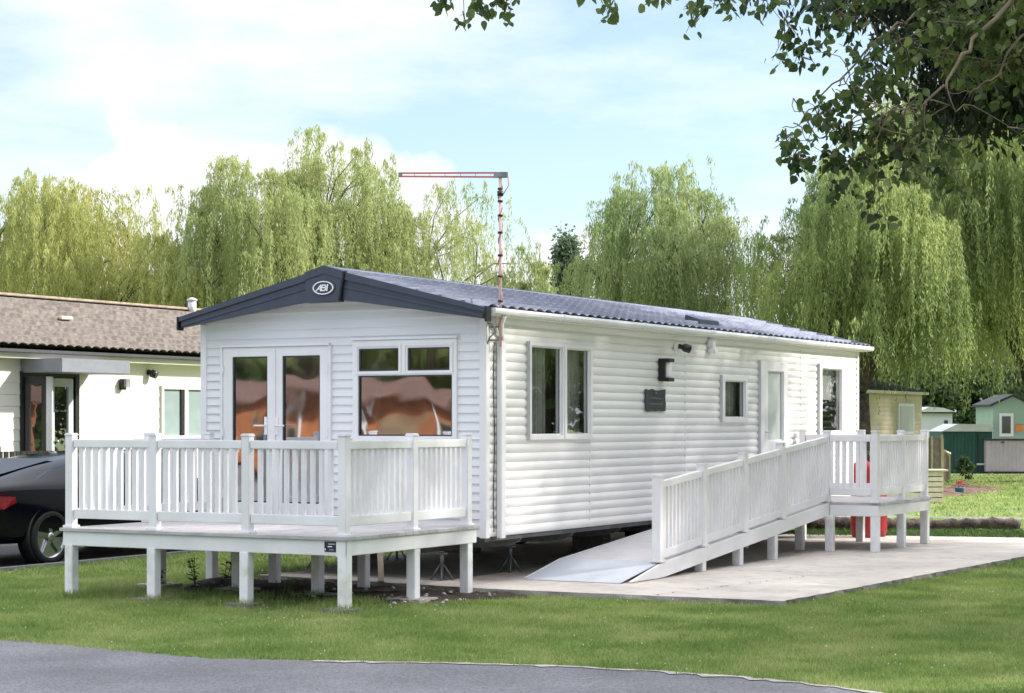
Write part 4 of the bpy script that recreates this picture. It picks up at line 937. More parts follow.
mb.box(-10.86, -3, .35, -10.818, 8.5, .44); mb.box(-10.86, -3, 1.05, -10.818, 8.5, 1.13); mb.build('slats', M['black'], BF)
for y in np.arange(-3, 8.6, 1.8): box('fence_post', M['dark'], BF, -10.94, y-.05, 0, -10.864, y+.05, 1.40)

# ------------------------------------------------------------------ background buildings on the right
BC = thing('caravan', 'beige static caravan with dark roof behind the far end of the white home', 'mobile home', (-9.5, 36, 0))
def prof_b(z):
    u = ((z-.5)/.13) % 1.
    return .012*math.sin(PI*u)**.6
clad_wall('long_wall', mat('beige ribbed cladding', (.70, .60, .45), .6, .14, 1.2), BC, lambda a, o, z: (-7.8+o, a, z), 31, 40.2, .5, 2.66, [], prof_b, .13, .5, (0, .1, .4, .7, .95))
box('body_shell', M['cream'], BC, -11.3, 31, .5, -7.81, 40.19, 2.64)
MB().prism([(-7.62, 30.9, 2.68), (-9.55, 30.9, 3.15), (-11.5, 30.9, 2.68)], (0, 9.4, 0)).build('roof', M['felt'], BC)
box('gutter', M['cream'], BC, -7.72, 30.9, 2.60, -7.60, 40.3, 2.68)
bw_ = MB().box(-7.80, 37.8, 1.42, -7.74, 39.3, 2.33).build('window', M['upvc'], BC); box('pane', M['frost'], bw_, -7.738, 37.95, 1.50, -7.73, 39.15, 2.25)
def placed(px, Zc): return ((px-512)/1955*Zc, Zc)
def orient_box(mb, xc, zc, w_, d, z0, z1): 
    a = [C(xc, zc), C(xc+w_, zc), C(xc+w_, zc+d), C(xc, zc+d)]
    return mb.prism([(p.x, p.y, z0) for p in a], (0, 0, z1-z0))
def ribbed(name, m, par, xc, zc, w_, z0, z1, pitch=.12, amp=.02):
    n_ = int(w_/pitch)*4; vs = []
    for i in range(n_+1):
        o = [0, 0, amp, amp][i % 4]; p = C(xc+w_*i/n_, zc-.01-o); vs += [(p.x, p.y, z0), (p.x, p.y, z1)]
    return MB().add(vs, [(2*i, 2*i+2, 2*i+3, 2*i+1) for i in range(n_)]).build(name, m, par)
# small grey shed
x_, z_ = placed(921, 76); GS = thing('garden_shed', 'pale grey shed with flat light roof peeping over the wooden fence', 'shed', tuple(C(x_+.6, z_+1)))
orient_box(MB(), x_, z_, 1.22, 2.0, 0, 2.12).build('shed_body', M['palewhite'], GS); orient_box(MB(), x_-.1, z_-.1, 1.42, 2.2, 2.12, 2.18).build('dark_eave', M['dark'], GS)
a = [C(x_-.12, z_-.12), C(x_+1.34, z_-.12)]; MB().prism([tuple(a[0]+Vector((0, 0, 2.18))), tuple(a[1]+Vector((0, 0, 2.18))), tuple(C(x_+.85, z_-.12, 2.34)), tuple(C(x_+.3, z_-.12, 2.38))], FWD*2.2).build('roof', M['lroof'], GS)
orient_box(MB(), x_+.9, z_-.02, .14, .03, 1.5, 1.85).build('window', M['dark'], GS)
# dark green metal shed
x_, z_ = placed(943, 67.5); TS = thing('metal_shed', 'dark green corrugated metal shed with pale low roof', 'shed', tuple(C(x_+.9, z_+1)))
orient_box(MB(), x_, z_, 1.70, 2.2, .02, 1.45).build('shed_body', M['teal'], TS); ribbed('corrugated_front', M['teal'], TS, x_, z_, 1.12, .03, 1.44)
MB().prism([tuple(C(x_-.06, z_-.08, 1.46)), tuple(C(x_+1.76, z_-.08, 1.46)), tuple(C(x_+1.62, z_-.08, 1.70)), tuple(C(x_+.5, z_-.08, 1.72))], FWD*2.3).build('roof', M['lroof'], TS)
orient_box(MB(), x_+1.18, z_-.03, .05, .02, .05, 1.4).build('door_edge', M['black'], TS); orient_box(MB(), x_+1.15, z_-.12, .5, .1, .30, .36).build('door_sill', M['lroof'], TS)
# mauve sheet container
x_, z_ = placed(986, 67.2); MC = thing('storage_bin', 'mauve grey ribbed storage container beside the dark green shed', 'storage container', tuple(C(x_+.9, z_+.6)))
orient_box(MB(), x_, z_, 2.6, 1.0, .08, 1.15).build('bin_body', M['mauve'], MC); ribbed('ribbed_front', M['mauve'], MC, x_, z_, 1.15, .10, 1.14, .14, .025)
orient_box(MB(), x_-.04, z_-.05, 2.7, 1.1, 1.155, 1.21).build('lid', M['felt'], MC); orient_box(MB(), x_+.02, z_+.02, 2.5, .9, .0, .08).build('skid', M['black'], MC)
orient_box(MB(), x_+.5, z_-.06, .12, .03, 1.07, 1.10).build('latch', M['black'], MC)
# pale green cabin
x_, z_ = placed(993, 70); GC = thing('wooden_cabin', 'pale green boarded cabin with white window behind the mauve container', 'cabin', tuple(C(x_+1, z_+1)))
fr = [(0, .3), (2.3, .3), (2.3, 1.9), (.72, 2.70), (0, 2.38)]
MB().prism([tuple(C(x_+a, z_, b)) for a, b in fr], FWD*2.6).build('cabin_body', M['green'], GC)
mb = MB()
for k in range(12): orient_box(mb, x_+.01, z_-.012, 2.28 if k < 8 else 1.2, .01, .35+k*.17, .35+k*.17+.155) if k < 12 and .35+k*.17+.155 < 2.36 and not (k >= 9) else None
mb.build('board_cladding', M['green'], GC)
MB().prism([tuple(C(x_-.12, z_-.1, 2.33)), tuple(C(x_+.72, z_-.1, 2.72)), tuple(C(x_+.72, z_-.1, 2.79)), tuple(C(x_-.12, z_-.1, 2.42))], FWD*2.8).build('roof', M['felt'], GC)
MB().prism([tuple(C(x_+.72, z_-.1, 2.72)), tuple(C(x_+2.4, z_-.1, 1.86)), tuple(C(x_+2.4, z_-.1, 1.93)), tuple(C(x_+.72, z_-.1, 2.79))], FWD*2.8).build('roof', M['felt'], GC)
gw = orient_box(MB(), x_+.22, z_-.05, .50, .05, 1.27, 2.10).build('window', M['upvc'], GC); orient_box(MB(), x_+.31, z_-.06, .31, .012, 1.38, 1.99).build('pane', M['cardark'], gw)
orient_box(MB(), x_+.80, z_-.04, .26, .02, 1.45, 1.68).build('orange_notice', M['orange'], GC)
# wooden fence run
WF = thing('wooden_fence', 'brown vertical board fence with low sloping panel by the planting bed', 'fence', tuple(C(12, 57)))
mb = MB(); x_ = 11.2
while x_ < 12.5: orient_box(mb, x_, 57.0, .13, .02, .02, 1.33-.02*(x_-11.2)); x_ += .14
mb.build('fence_panel', M['wood'], WF)
mb = MB(); k = 0; x_ = 12.60
while x_ < 13.36:
    orient_box(mb, x_, 57.3+k*.5, .12, .02, .02, .92-.035*k); x_ += .13; k += 1
mb.build('fence_panel', M['wood'], WF)
mb = MB(); orient_box(mb, 12.5, 56.95, .06, .1, 0, 1.40); orient_box(mb, 12.57, 57.1, .05, .1, 0, .97); orient_box(mb, 13.38, 59.9, .06, .1, 0, .84); orient_box(mb, 12.2, 56.9, .05, .1, 0, 1.36)
mb.build('fence_post', M['woodl'], WF)
a0_, a1_ = C(12.57, 57.1, .96), C(13.42, 59.9, .82); MB().beam(a0_, a1_, .06, .05).build('fence_rail', M['woodl'], WF)
PB = thing('timber_planter', 'stack of pale horizontal planks beside the landing railing', 'planter', tuple(C(8.9, 43)))
mb = MB()
for k in range(6): orient_box(mb, 7.9, 42.6+(.0 if k < 5 else -.0), 1.5, .04, .02+k*.115, .02+k*.115+.095)
orient_box(mb, 7.8, 42.55, 1.7, .6, .70, .735); mb.build('plank_front', M['woodl'], PB); orient_box(MB(), 7.9, 42.64, 1.48, .5, .0, .69).build('planter_core', M['dark'], PB)
pt = C(10.9, 47.6); FPOT = thing('flower_pot', 'blue pot of dark red flowers on the brown planting bed', 'flower pot', (pt.x, pt.y, 0))
MB().lathe((pt.x, pt.y, .0), [(.06, 0), (.09, .02), (.12, .16), (.13, .17), (.11, .18)], n=18).build('pot', M['pot'], FPOT)
mb = MB(); rq = random.Random(3)
for k in range(34):
    a, r = rq.uniform(0, 2*PI), rq.uniform(.02, .13); mb.lathe((pt.x+r*math.cos(a), pt.y+r*math.sin(a), rq.uniform(.18, .34)), [(.005, 0), (.022, .012), (.016, .025), (.004, .03)], (rq.uniform(-.5, .5), rq.uniform(-.5, .5), 1), 7)
mb.build('flower_heads', M['petal'], FPOT)
# log
lg = []; rl = random.Random(12); la_, lb_ = C(4.6, 31.3, .12), C(8.2, 31.6, .10)
for i in range(34):
    f = i/33; p = la_.lerp(lb_, f); lg.append((p.x+rl.uniform(-.012, .012), p.y+rl.uniform(-.012, .012), p.z+rl.uniform(-.012, .014)+.015*math.sin(f*9)))
lo = MB().tube(lg, [(.13-.045*i/33)*rl.uniform(.72, 1.25)*(.55 if i == 33 else 1) for i in range(34)], 14).build('fallen_log', M['logm']); tag(lo, 'long dark fallen log lying in weeds behind the slab', 'log')

# ------------------------------------------------------------------ trees
def leafset(P, Dv, N_, L, W, shape='diamond'):
    """P (n,3) base, Dv (n,3) unit direction, N_ (n,3) side unit vector, L,W arrays"""
    n = len(P)
    if shape == 'diamond':
        V = np.zeros((n, 4, 3)); V[:, 0] = P; V[:, 1] = P+Dv*(L*.45)[:, None]+N_*(W*.5)[:, None]; V[:, 2] = P+Dv*L[:, None]; V[:, 3] = P+Dv*(L*.45)[:, None]-N_*(W*.5)[:, None]
        return V.reshape(-1, 3), np.arange(n*4).reshape(n, 4)
    # broad heart-shaped leaf, folded along the midrib: two quads pairs
    up = np.cross(Dv, N_); fold = .22
    V = np.zeros((n, 8, 3))
    V[:, 0] = P; V[:, 7] = P+Dv*L[:, None]
    for k, (f, wf) in enumerate(((.08, .34), (.32, .5), (.66, .33))):
        V[:, 1+k] = P+Dv*(L*f)[:, None]+N_*(W*wf)[:, None]+up*(W*wf*fold)[:, None]; V[:, 4+k] = P+Dv*(L*f)[:, None]-N_*(W*wf)[:, None]+up*(W*wf*fold)[:, None]
    f = np.array([(0, 1, 2, 7), (2, 3, 7, 7), (0, 7, 5, 4), (5, 7, 6, 6)])
    V2 = np.zeros((n, 8, 3)); V2[:] = V
    F = (np.arange(n)[:, None, None]*8+np.array([(0, 1, 2), (0, 2, 3), (0, 3, 7), (0, 7, 6), (0, 6, 5), (0, 5, 4)])[None]).reshape(-1, 3)
    return V2.reshape(-1, 3), F
def unit(a): return a/np.maximum(1e-9, np.linalg.norm(a, axis=1))[:, None]
def willow(label, base, H, R, nspray, nstr, m, seed, leafL=.12, leafW=.028, zbot=1.5, lean=(0, 0), squash=1., gap=.5, name='willow_tree', step=.085, group=None, cat='tree', droop=1., trunk_r=.35, bark='bark', ln=(.45, 1.0), dens=1.25):
    rg = np.random.default_rng(seed); rr_ = random.Random(seed); b = Vector(base)
    T = thing(name, label, cat, (b.x, b.y, 0), group)
    # wood
    mb = MB(); fork = Vector((b.x+lean[0]*.3, b.y+lean[1]*.3, H*.27))
    mb.tube([(b.x, b.y, -.1), (b.x+.05, b.y, .4), b.lerp(fork, .6)+Vector((0, 0, 0)), fork], [trunk_r*1.4, trunk_r, trunk_r*.85, trunk_r*.7], 12)
    centres = []
    for k in range(nspray):
        for _ in range(30):
            u = rg.random(); th = rg.uniform(0, 2*PI); r = R*math.sqrt(u)*.92
            c = Vector((b.x+lean[0]+r*math.cos(th), b.y+lean[1]+r*math.sin(th)*squash, 0)); zt = H*(1-.42*(r/R)**2.2)
            c.z = zt*(rg.uniform(.60, .95) if rg.random() < .5 else rg.uniform(.91, .99))
            if all((c-d_).length > gap for d_ in centres): break
        centres.append(c)
    limbs = []
    for k in range(9):
        th = 2*PI*k/9+rg.uniform(-.3, .3); rf = rg.uniform(.35, .75)*R
        e = Vector((b.x+lean[0]+rf*math.cos(th), b.y+lean[1]+rf*math.sin(th)*squash, H*(1-.42*(rf/R)**2.2)*rg.uniform(.60, .76))); pts = []
        for i in range(9):
            f = i/8; p = fork.lerp(e, f); p.z = fork.z+(e.z-fork.z)*(f**.75); p += Vector((rg.normal(0, .12), rg.normal(0, .12), rg.normal(0, .10)))*(1 if 0 < i else 0); pts.append(p)
        limbs.append(pts); mb.tube(pts, [trunk_r*.42*(1-f/9.2) for f in range(9)], 8)
    for c in centres:
        best = min((p for l in limbs for p in l[3:]), key=lambda p: (p-c).length+abs(p.z-c.z)*.5+(6 if p.z > c.z else 0)); mid = best.lerp(c, .5)+Vector((rg.normal(0, .15), rg.normal(0, .15), .25))
        mb.tube([best, mid, c], [.028, .018, .008], 5)
    mb.build('trunk', M[bark], T)
    # strands
    Ps, Ds = [], []
    per = int(nstr*1.55*dens)//nspray
    for c in centres:
        out = np.array([c.x-b.x-lean[0], c.y-b.y-lean[1]]); rl_ = np.linalg.norm(out); out = out/max(rl_, .3)
        wgt = rg.uniform(.5, 1.5); k = max(4, int(per*wgt)); sp = rg.uniform(.35, .75)*R/5
        zlen = (c.z-zbot)*rg.uniform(*ln)
        for j in range(max(2, k//5)):
            o = rg.normal(0, sp, 3)*np.array([1, 1, .45]); t0 = np.array([c.x, c.y, c.z])+o
            LT = max(.6, zlen*rg.uniform(.25 if ln[0] < .7 else .5, 1.05)); a_ = rg.uniform(-.9, .9)+math.atan2(out[1], out[0]); od = np.array([math.cos(a_), math.sin(a_)])*rg.uniform(.25, 1.0)*R/6
            up = rg.uniform(.1, .5)*R/5; ph = rg.uniform(0, 6, 2)
            for q_ in range(5):
                s0 = t0+rg.normal(0, .05, 3); L = LT*rg.uniform(.6, 1.0); s = np.arange(int(L/step))*step
                e = 1-np.exp(-s/.9)
                x = s0[0]+od[0]*e+.05*np.sin(s*1.2+ph[0])+rg.normal(0, .03)*s; y = s0[1]+od[1]*e+.05*np.sin(s*1.0+ph[1])+rg.normal(0, .03)*s
                z = s0[2]+up*np.sin(np.minimum(s/1.0, 1)*PI)*.8-np.maximum(0, s-.25)*droop*.95
                q = np.stack([x, y, z], 1); q = q[q[:, 2] > zbot*.9+rg.uniform(-.3, .3)]
                if len(q) < 2: continue
                Ps.append(q); Ds.append(np.tile([0, 0, -1.], (len(q), 1)))
    P = np.concatenate(Ps); D = np.concatenate(Ds); n = len(P); P = P+rg.normal(0, .022, P.shape)
    D = unit(D+rg.normal(0, .30, (n, 3))); N_ = unit(np.cross(D, rg.normal(0, 1, (n, 3))))
    V, F = leafset(P, D, N_, leafL*rg.uniform(.6, 1.3, n), leafW*rg.uniform(.7, 1.3, n))
    np_mesh('crown', V, F, m, T, (b.x, b.y, 0))
    return T
# poplar
def leafy(name, label, base, H, R, n, m, seed, L=.16, W=.12, z0=1., cat='tree', group=None, trunk_r=.2, shape=1.0, clumps=60, flat=.75):
    rg = np.random.default_rng(seed); b = Vector(base); T = thing(name, label, cat, (b.x, b.y, 0), group)
    mb = MB(); mb.tube([(b.x, b.y, -.1), (b.x+.04, b.y, H*.3), (b.x-.05, b.y, H*.75)], [trunk_r, trunk_r*.75, trunk_r*.2], 10)
    Ps = []
    for k in range(clumps):
        f = rg.random(); th = rg.uniform(0, 2*PI); z = z0+(H-z0)*f; rmax = R*(math.sin(PI*min(1, (f*.86+.12)))**shape); r = rmax*rg.uniform(.35, .95)
        c = np.array([b.x+r*math.cos(th), b.y+r*math.sin(th), z]); s = R*rg.uniform(.12, .26)
        mb.tube([(b.x, b.y, max(.3, z-R*.5)), tuple(c*.5+np.array([b.x, b.y, z-R*.12])*.5), tuple(c)], [trunk_r*.22, trunk_r*.12, .01], 5)
        Ps.append(c+rg.normal(0, 1, (n//clumps, 3))*np.array([s, s, s*flat]))
    mb.build('trunk', M['bark'], T)
    P = np.concatenate(Ps); n = len(P); D = unit(rg.normal(0, 1, (n, 3))+np.array([0, 0, -.5])); N_ = unit(np.cross(D, rg.normal(0, 1, (n, 3))))
    V, F = leafset(P, D, N_, L*rg.uniform(.6, 1.3, n), W*rg.uniform(.7, 1.3, n)); np_mesh('crown', V, F, m, T, (b.x, b.y, 0)); return T
GW = 'weeping willows behind the homes'
def wp(px, Zc): return tuple(C((px-512)/1955*Zc, Zc))
BT = leafy('broadleaf_tree', 'dense unseen broadleaf tree added beyond the slab to darken the cream wall windows', (25, 45, 0), 10.5, 4.4, 22000, M['hedge'], 90, .34, .26, .6, group='added broad trees beyond the slab', trunk_r=.3, clumps=160)  # unseen, added so the cream wall windows mirror dark leaves instead of bright sky
T1 = willow('broad yellow green willow behind the brown lodge roof at the far left', wp(62, 64), 9.9, 5.0, 70, 2500, M['wil_y'], 11, .17, .032, 2.5, group=GW, squash=.8)
willow('low yellow green willow just left of the tallest one', wp(150, 60), 7.7, 2.6, 36, 1100, M['wil_y'], 12, .16, .030, 2.5, group=GW)
T2 = willow('full mid green willow rising behind the front gable', wp(258, 60), 10.3, 3.1, 56, 1900, M['wil_m'], 13, .15, .028, 2.2, group=GW)
willow('tallest willow left of the aerial boom', wp(342, 62), 11.2, 2.75, 56, 1700, M['wil_m'], 26, .15, .028, 2.2, group=GW)
willow('airy willow with bare pale fork behind the aerial boom', wp(397, 62), 9.6, 3.3, 32, 680, M['wil_m'], 14, .15, .028, 2.2, group=GW, gap=.8, lean=tuple((RGT*1.5)[:2]), bark='barkl', trunk_r=.42)
willow('narrow willow hanging just right of the aerial mast', wp(527, 63), 8.0, 1.0, 16, 420, M['wil_m'], 15, .15, .028, 2.0, group=GW, gap=.3)
T4 = willow('rounded willow standing alone above the middle of the roof', wp(657, 60), 10.0, 2.85, 66, 2250, M['wil_g'], 16, .15, .028, 2.2, group=GW)
willow('deep green willow with ragged left side beyond the far end of the roof', wp(860, 54), 9.5, 2.9, 66, 2300, M['wil_d'], 17, .15, .029, 2.2, group=GW, ln=(.75, 1.02))
T5 = willow('largest willow on the right with dark leaning trunk', wp(1056, 58), 12.4, 4.5, 120, 4700, M['wil_d'], 18, .16, .031, 1.7, lean=tuple((RGT*-2.7)[:2]), group=GW, trunk_r=.36, ln=(.75, 1.02))
willow('tall willow hanging at the right edge behind the leaning trunk', wp(1100, 66), 12, 4.2, 50, 2100, M['wil_y'], 19, .15, .03, 2.6, group=GW)
leafy('poplar_tree', 'slim dark poplar just left of the rounded willow', wp(569, 84), 9.6, .95, 26000, M['pop'], 41, .14, .11, .3, shape=.45, clumps=240, flat=1.6)
GB = 'dark trees far behind the sheds'
for i, (px, Z_, H, R, lab) in enumerate(((918, 92, 4.6, 2.0, 'dark bushy tree above the small pale grey shed'), (962, 94, 5.4, 2.4, 'dark bushy tree above the dark green shed'), (1010, 96, 5.8, 2.6, 'dark bushy tree behind the pale green cabin'),
      (880, 95, 4.8, 2.2, 'dark bushy tree showing over the beige caravan roof'), (1050, 90, 6., 2.6, 'dark bushy tree at the extreme right behind the willows'))):
    leafy('broadleaf_tree', lab, wp(px, Z_), H, R, 9000, M['hedge'], 50+i, .26, .2, .1, group=GB)
leafy('broadleaf_tree', 'small green treetop in the gap right of the rounded willow', wp(748, 90), 5.4, 1.1, 5000, M['wil_g'], 60, .2, .14, .5, group=GB)
leafy('shrub', 'small bush beside the brown fence and the planting bed', tuple(C(13.9, 60)), .65, .32, 900, M['hedge'], 61, .08, .06, .05, cat='shrub', trunk_r=.03, clumps=14)

# ------------------------------------------------------------------ near tree whose branches hang into the picture
NT = thing('lime_tree', 'nearby broadleaf tree with branches hanging into the upper right corner', 'tree', tuple(C(7.6, 13.2)))
org = ORG[NT.name]
mb = MB(); mt = MB(); rg = np.random.default_rng(77)
trk = [C(7.6, 13.2, -.1), C(7.55, 13.2, 1.0), C(7.4, 13.1, 2.6), C(7.2, 13.0, 4.6), C(7.1, 13.1, 7.0), C(7.2, 13.2, 10)]
mb.tube(trk, [.42, .30, .26, .22, .15, .05], 14)
def pz(px, py, Zc): return C((px-512)/1955*Zc, Zc, 1.75+(423-py)*Zc/1955)
limbs = [  # measured limbs
 [C(7.2, 13.0, 4.4), C(5.6, 12.7, 5.0), pz(1060, -70, 12.6), pz(1005, 5, 12.5), pz(962, 58, 12.4), pz(946, 84, 12.3), pz(919, 106, 12.3), pz(880, 106, 12.2)],
 [C(7.2, 13.0, 4.8), C(5.5, 12.6, 5.6), pz(1000, -120, 12.3), pz(880, -70, 12.2), pz(760, -55, 12.1), pz(690, -45, 12.1), pz(560, -60, 12.0), pz(450, -40, 12)],
 [C(7.3, 13.0, 3.9), C(5.4, 12.8, 4.3), pz(1060, 20, 12.8), pz(1000, 70, 12.9), pz(975, 90, 12.9), pz(950, 92, 12.9)],
 [C(7.2, 13.0, 4.6), C(5.6, 13.2, 5.0), pz(1000, -30, 13.3), pz(930, 5, 13.2), pz(880, 40, 13.1), pz(840, 80, 13.1), pz(810, 115, 13.0), pz(785, 130, 13)],
]
def wiggle(l, seed, a=.03, k=5):
    r_ = random.Random(seed); n_ = (len(l)-1)*k; out = []
    for i in range(n_+1):
        f = i/k; j = min(int(f), len(l)-2); t_ = f-j; p0 = l[max(j-1, 0)]; p1 = l[j]; p2 = l[j+1]; p3 = l[min(j+2, len(l)-1)]
        q = .5*((2*p1)+(p2-p0)*t_+(2*p0-5*p1+4*p2-p3)*t_*t_+(3*p1-p0-3*p2+p3)*t_**3)
        out.append(q+Vector((r_.gauss(0, a), r_.gauss(0, a), r_.gauss(0, a)))*(.4 if i % k else .6))
    return out
for q, (l, r0) in enumerate(zip(limbs, (.022, .022, .014, .015))):
    l2 = wiggle(l, q); mb.tube(l2, [r0*(1-.82*i/(len(l2)-1)) for i in range(len(l2))], 8)
def nodes_of(l, n=14):
    return [l[int(i)].lerp(l[min(int(i)+1, len(l)-1)], i-int(i)) for i in np.linspace(1.6, len(l)-1.001, n)]
allnodes = [p for l in limbs for p in nodes_of(l)]
Ps, Ds = [], []
def cluster(px, py, Zc, rx, ry, n, down=.7):
    c = pz(px, py, Zc); ax = rx*Zc/1955; az = ry*Zc/1955
    near = min(allnodes, key=lambda p: (p-c).length)
    mid = near.lerp(c, .55)+Vector((0, 0, .06)); mt.tube(wiggle([near, near.lerp(c, .3)+Vector(tuple(rg.normal(0, .07, 3))), mid+Vector(tuple(rg.normal(0, .07, 3))), c], int(px*7+py), .012, 3), [.0055*(1-.7*i/9) for i in range(10)], 5)
    n = int(n*1.65); nt = max(2, n//7); ends = []
    for k in range(nt):   # twiglets, each carrying leaves along it
        e = c+RGT*rg.normal(0, ax*.55)+FWD*rg.normal(0, .28)+Vector((0, 0, rg.normal(0, az*.55))); mt.tube([c.lerp(near, .15), c.lerp(e, .5)+Vector((0, 0, .02)), e], [.004, .003, .0015], 4)
        ends.append(e)
        for j in range(max(1, n//nt)):
            f = rg.uniform(.15, 1.05); p = c.lerp(e, f)+Vector(tuple(rg.normal(0, .03, 3))); Ps.append(tuple(p)); Ds.append((rg.normal(0, .55), rg.normal(0, .55), -down+rg.normal(0, .35)))
for cl in [(790, 30, 12.1, 22, 26, 26), (800, 52, 12.2, 20, 20, 18), (838, 25, 12.5, 25, 22, 26), (865, 60, 12.6, 30, 28, 50), (850, 95, 12.6, 28, 22, 55), (880, 85, 12.8, 32, 28, 70), (905, 45, 12.9, 30, 32, 70), (930, 25, 12.9, 32, 30, 85),
           (820, 115, 12.7, 24, 18, 48), (850, 130, 12.7, 30, 22, 62), (885, 125, 12.6, 30, 22, 62), (785, 148, 12.8, 16, 12, 24), (800, 165, 12.8, 18, 14, 28), (830, 160, 12.6, 26, 18, 46), (862, 165, 12.6, 26, 20, 48), (895, 155, 12.6, 26, 22, 46), (920, 130, 12.6, 24, 22, 42),
           (872, 198, 12.5, 14, 16, 16), (880, 222, 12.5, 8, 12, 7), (845, 190, 12.6, 16, 12, 16), (905, 175, 12.5, 20, 14, 24), (940, 165, 12.4, 16, 12, 18), (955, 182, 12.4, 14, 12, 17), (948, 145, 12.4, 14, 20, 16), (1018, 135, 12.3, 10, 12, 10),
           (960, 20, 13.2, 36, 30, 90), (995, 30, 13.3, 36, 34, 110), (1020, 60, 13.3, 30, 36, 110), (985, 70, 13.4, 36, 26, 110), (950, 60, 13.2, 30, 26, 80), (1010, 5, 13, 30, 25, 90), (925, -5, 12.9, 40, 18, 70), (870, -2, 12.8, 40, 16, 70), (820, 0, 12.6, 30, 12, 40),
           (700, 8, 12.1, 14, 14, 22), (715, -6, 12.1, 24, 12, 26), (660, -8, 12.1, 18, 9, 16), (614, 2, 12, 9, 9, 15), (600, -12, 12, 18, 8, 16), (505, 0, 12, 14, 9, 24), (480, 10, 12, 14, 9, 16), (465, 20, 12, 9, 7, 9), (448, 2, 12, 9, 8, 10), (740, -8, 12.1, 18, 10, 18), (768, 5, 12.1, 12, 10, 14), (520, -14, 12, 30, 10, 26)]:
    cluster(*cl)
mb.build('trunk', M['twig'], NT); mt.build('twigs', M['twig'], NT, recalc=False)
P = np.array(Ps); D = unit(np.array(Ds)); n = len(P); N_ = unit(np.cross(D, rg.normal(0, 1, (n, 3))))
L_ = .063*rg.uniform(.6, 1.25, n); V, F = leafset(P, D, N_, L_, L_*rg.uniform(.55, .98, n), 'broad')
np_mesh('leaves', V, F, M['broad'], NT, tuple(org))
# the rest of its crown, above and to the right of the picture
Ps = []
for k in range(150):
    th = rg.uniform(0, 2*PI); f = rg.random(); z = 4.6+6.0*f; r = 4.4*math.sin(PI*(.18+.78*f))*rg.uniform(.25, 1); c = C(7.6+r*math.cos(th), 13.4+r*math.sin(th), z)
    xc_n = 7.6+r*math.cos(th); zc_n = 13.4+r*math.sin(th)
    if xc_n-.9 < .30*zc_n and (z-1.75-.9)/zc_n < .23: continue
    s = rg.uniform(.35, .7); Ps.append(np.array(tuple(c))+rg.normal(0, 1, (330, 3))*np.array([s, s, s*.5]))
# inner mass in the corner, its deep shade put into the leaf colour
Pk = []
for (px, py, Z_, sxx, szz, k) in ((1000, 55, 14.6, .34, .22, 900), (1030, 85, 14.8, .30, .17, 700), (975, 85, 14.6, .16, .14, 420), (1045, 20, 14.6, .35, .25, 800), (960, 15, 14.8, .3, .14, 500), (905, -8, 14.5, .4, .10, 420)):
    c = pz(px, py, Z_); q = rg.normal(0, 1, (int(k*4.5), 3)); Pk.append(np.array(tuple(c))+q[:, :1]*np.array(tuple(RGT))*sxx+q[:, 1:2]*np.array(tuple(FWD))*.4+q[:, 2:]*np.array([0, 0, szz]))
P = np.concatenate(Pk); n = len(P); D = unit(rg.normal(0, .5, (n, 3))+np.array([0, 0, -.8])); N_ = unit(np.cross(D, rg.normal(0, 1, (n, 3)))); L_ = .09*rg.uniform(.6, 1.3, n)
V, F = leafset(P, D, N_, L_, L_*.42); np_mesh('inner_crown', V, F, M['shadeleaf'], NT, tuple(org))
P = np.concatenate(Ps); n = len(P); D = unit(rg.normal(0, .6, (n, 3))+np.array([0, 0, -.7])); N_ = unit(np.cross(D, rg.normal(0, 1, (n, 3)))); L_ = .10*rg.uniform(.6, 1.25, n)
V, F = leafset(P, D, N_, L_, L_*.85, 'broad'); np_mesh('upper_crown', V, F, M['broad'], NT, tuple(org))
# trees standing just out of the picture on the right: their shade falls on the home and lawn
SHADE = [((13.2, 25.5), 14.0, 4.6, 71), ((12.0, 18.0), 13.0, 4.4, 72)]
for (xx, zz_), H, R, sd_ in SHADE:
    leafy('broadleaf_tree', ('dense broadleaf tree casting shade over the white home', 'broadleaf tree shading the front lawn', 'broadleaf tree shading the far end of the slab')[sd_-71], tuple(C(xx, zz_)), H, R, 15000, M['broad'], sd_, .22, .19, 2.6, cat='tree', group='trees standing right of the slab', trunk_r=.3, clumps=260)

# ------------------------------------------------------------------ what the front windows mirror: lodge and trees across the road
OL = thing('terracotta_lodge', 'terracotta boarded lodge across the road mirrored in the front windows', 'mobile home', (-19, -30, 0))
oy = -27.5
box('lodge_body', M['terra'], OL, -27, oy-5, .2, -12.5, oy, 2.36)
MB().prism([(-27.4, oy+.4, 2.34), (-12.1, oy+.4, 2.34), (-12.1, oy-2.4, 3.0), (-27.4, oy-2.4, 3.0)], (0, 0, .08)).build('roof', M['redroof'], OL)
MB().prism([(-27.4, oy-5.3, 2.34), (-12.1, oy-5.3, 2.34), (-12.1, oy-2.4, 3.0), (-27.4, oy-2.4, 3.0)], (0, 0, .08)).build('roof', M['redroof'], OL)
for x in (-26, -23.3, -20.6, -17.2, -14.9):
    o = box('window', M['brick'], OL, x-.1, oy, .9, x+1.1, oy+.08, 1.85); box('pane', M['cardark'], o, x, oy+.082, 1.0, x+1.0, oy+.09, 1.75)
for x in np.arange(-26.6, -12.6, 2.3): box('corner_post', M['upvc'], OL, x, oy+.09, .2, x+.09, oy+.2, 2.34)
box('door', M['brick'], OL, -18.9, oy, .3, -18.1, oy+.08, 1.9)
mb = MB()
for x in np.arange(-27, -12.4, 1.6): mb.box(x, oy+1.6, 0, x+.09, oy+1.7, 1.1)
mb.box(-27, oy+1.62, 1.05, -12.5, oy+1.7, 1.12); mb.box(-27, oy+1.62, .5, -12.5, oy+1.68, .56); mb.build('porch_rail', M['terra'], OL)
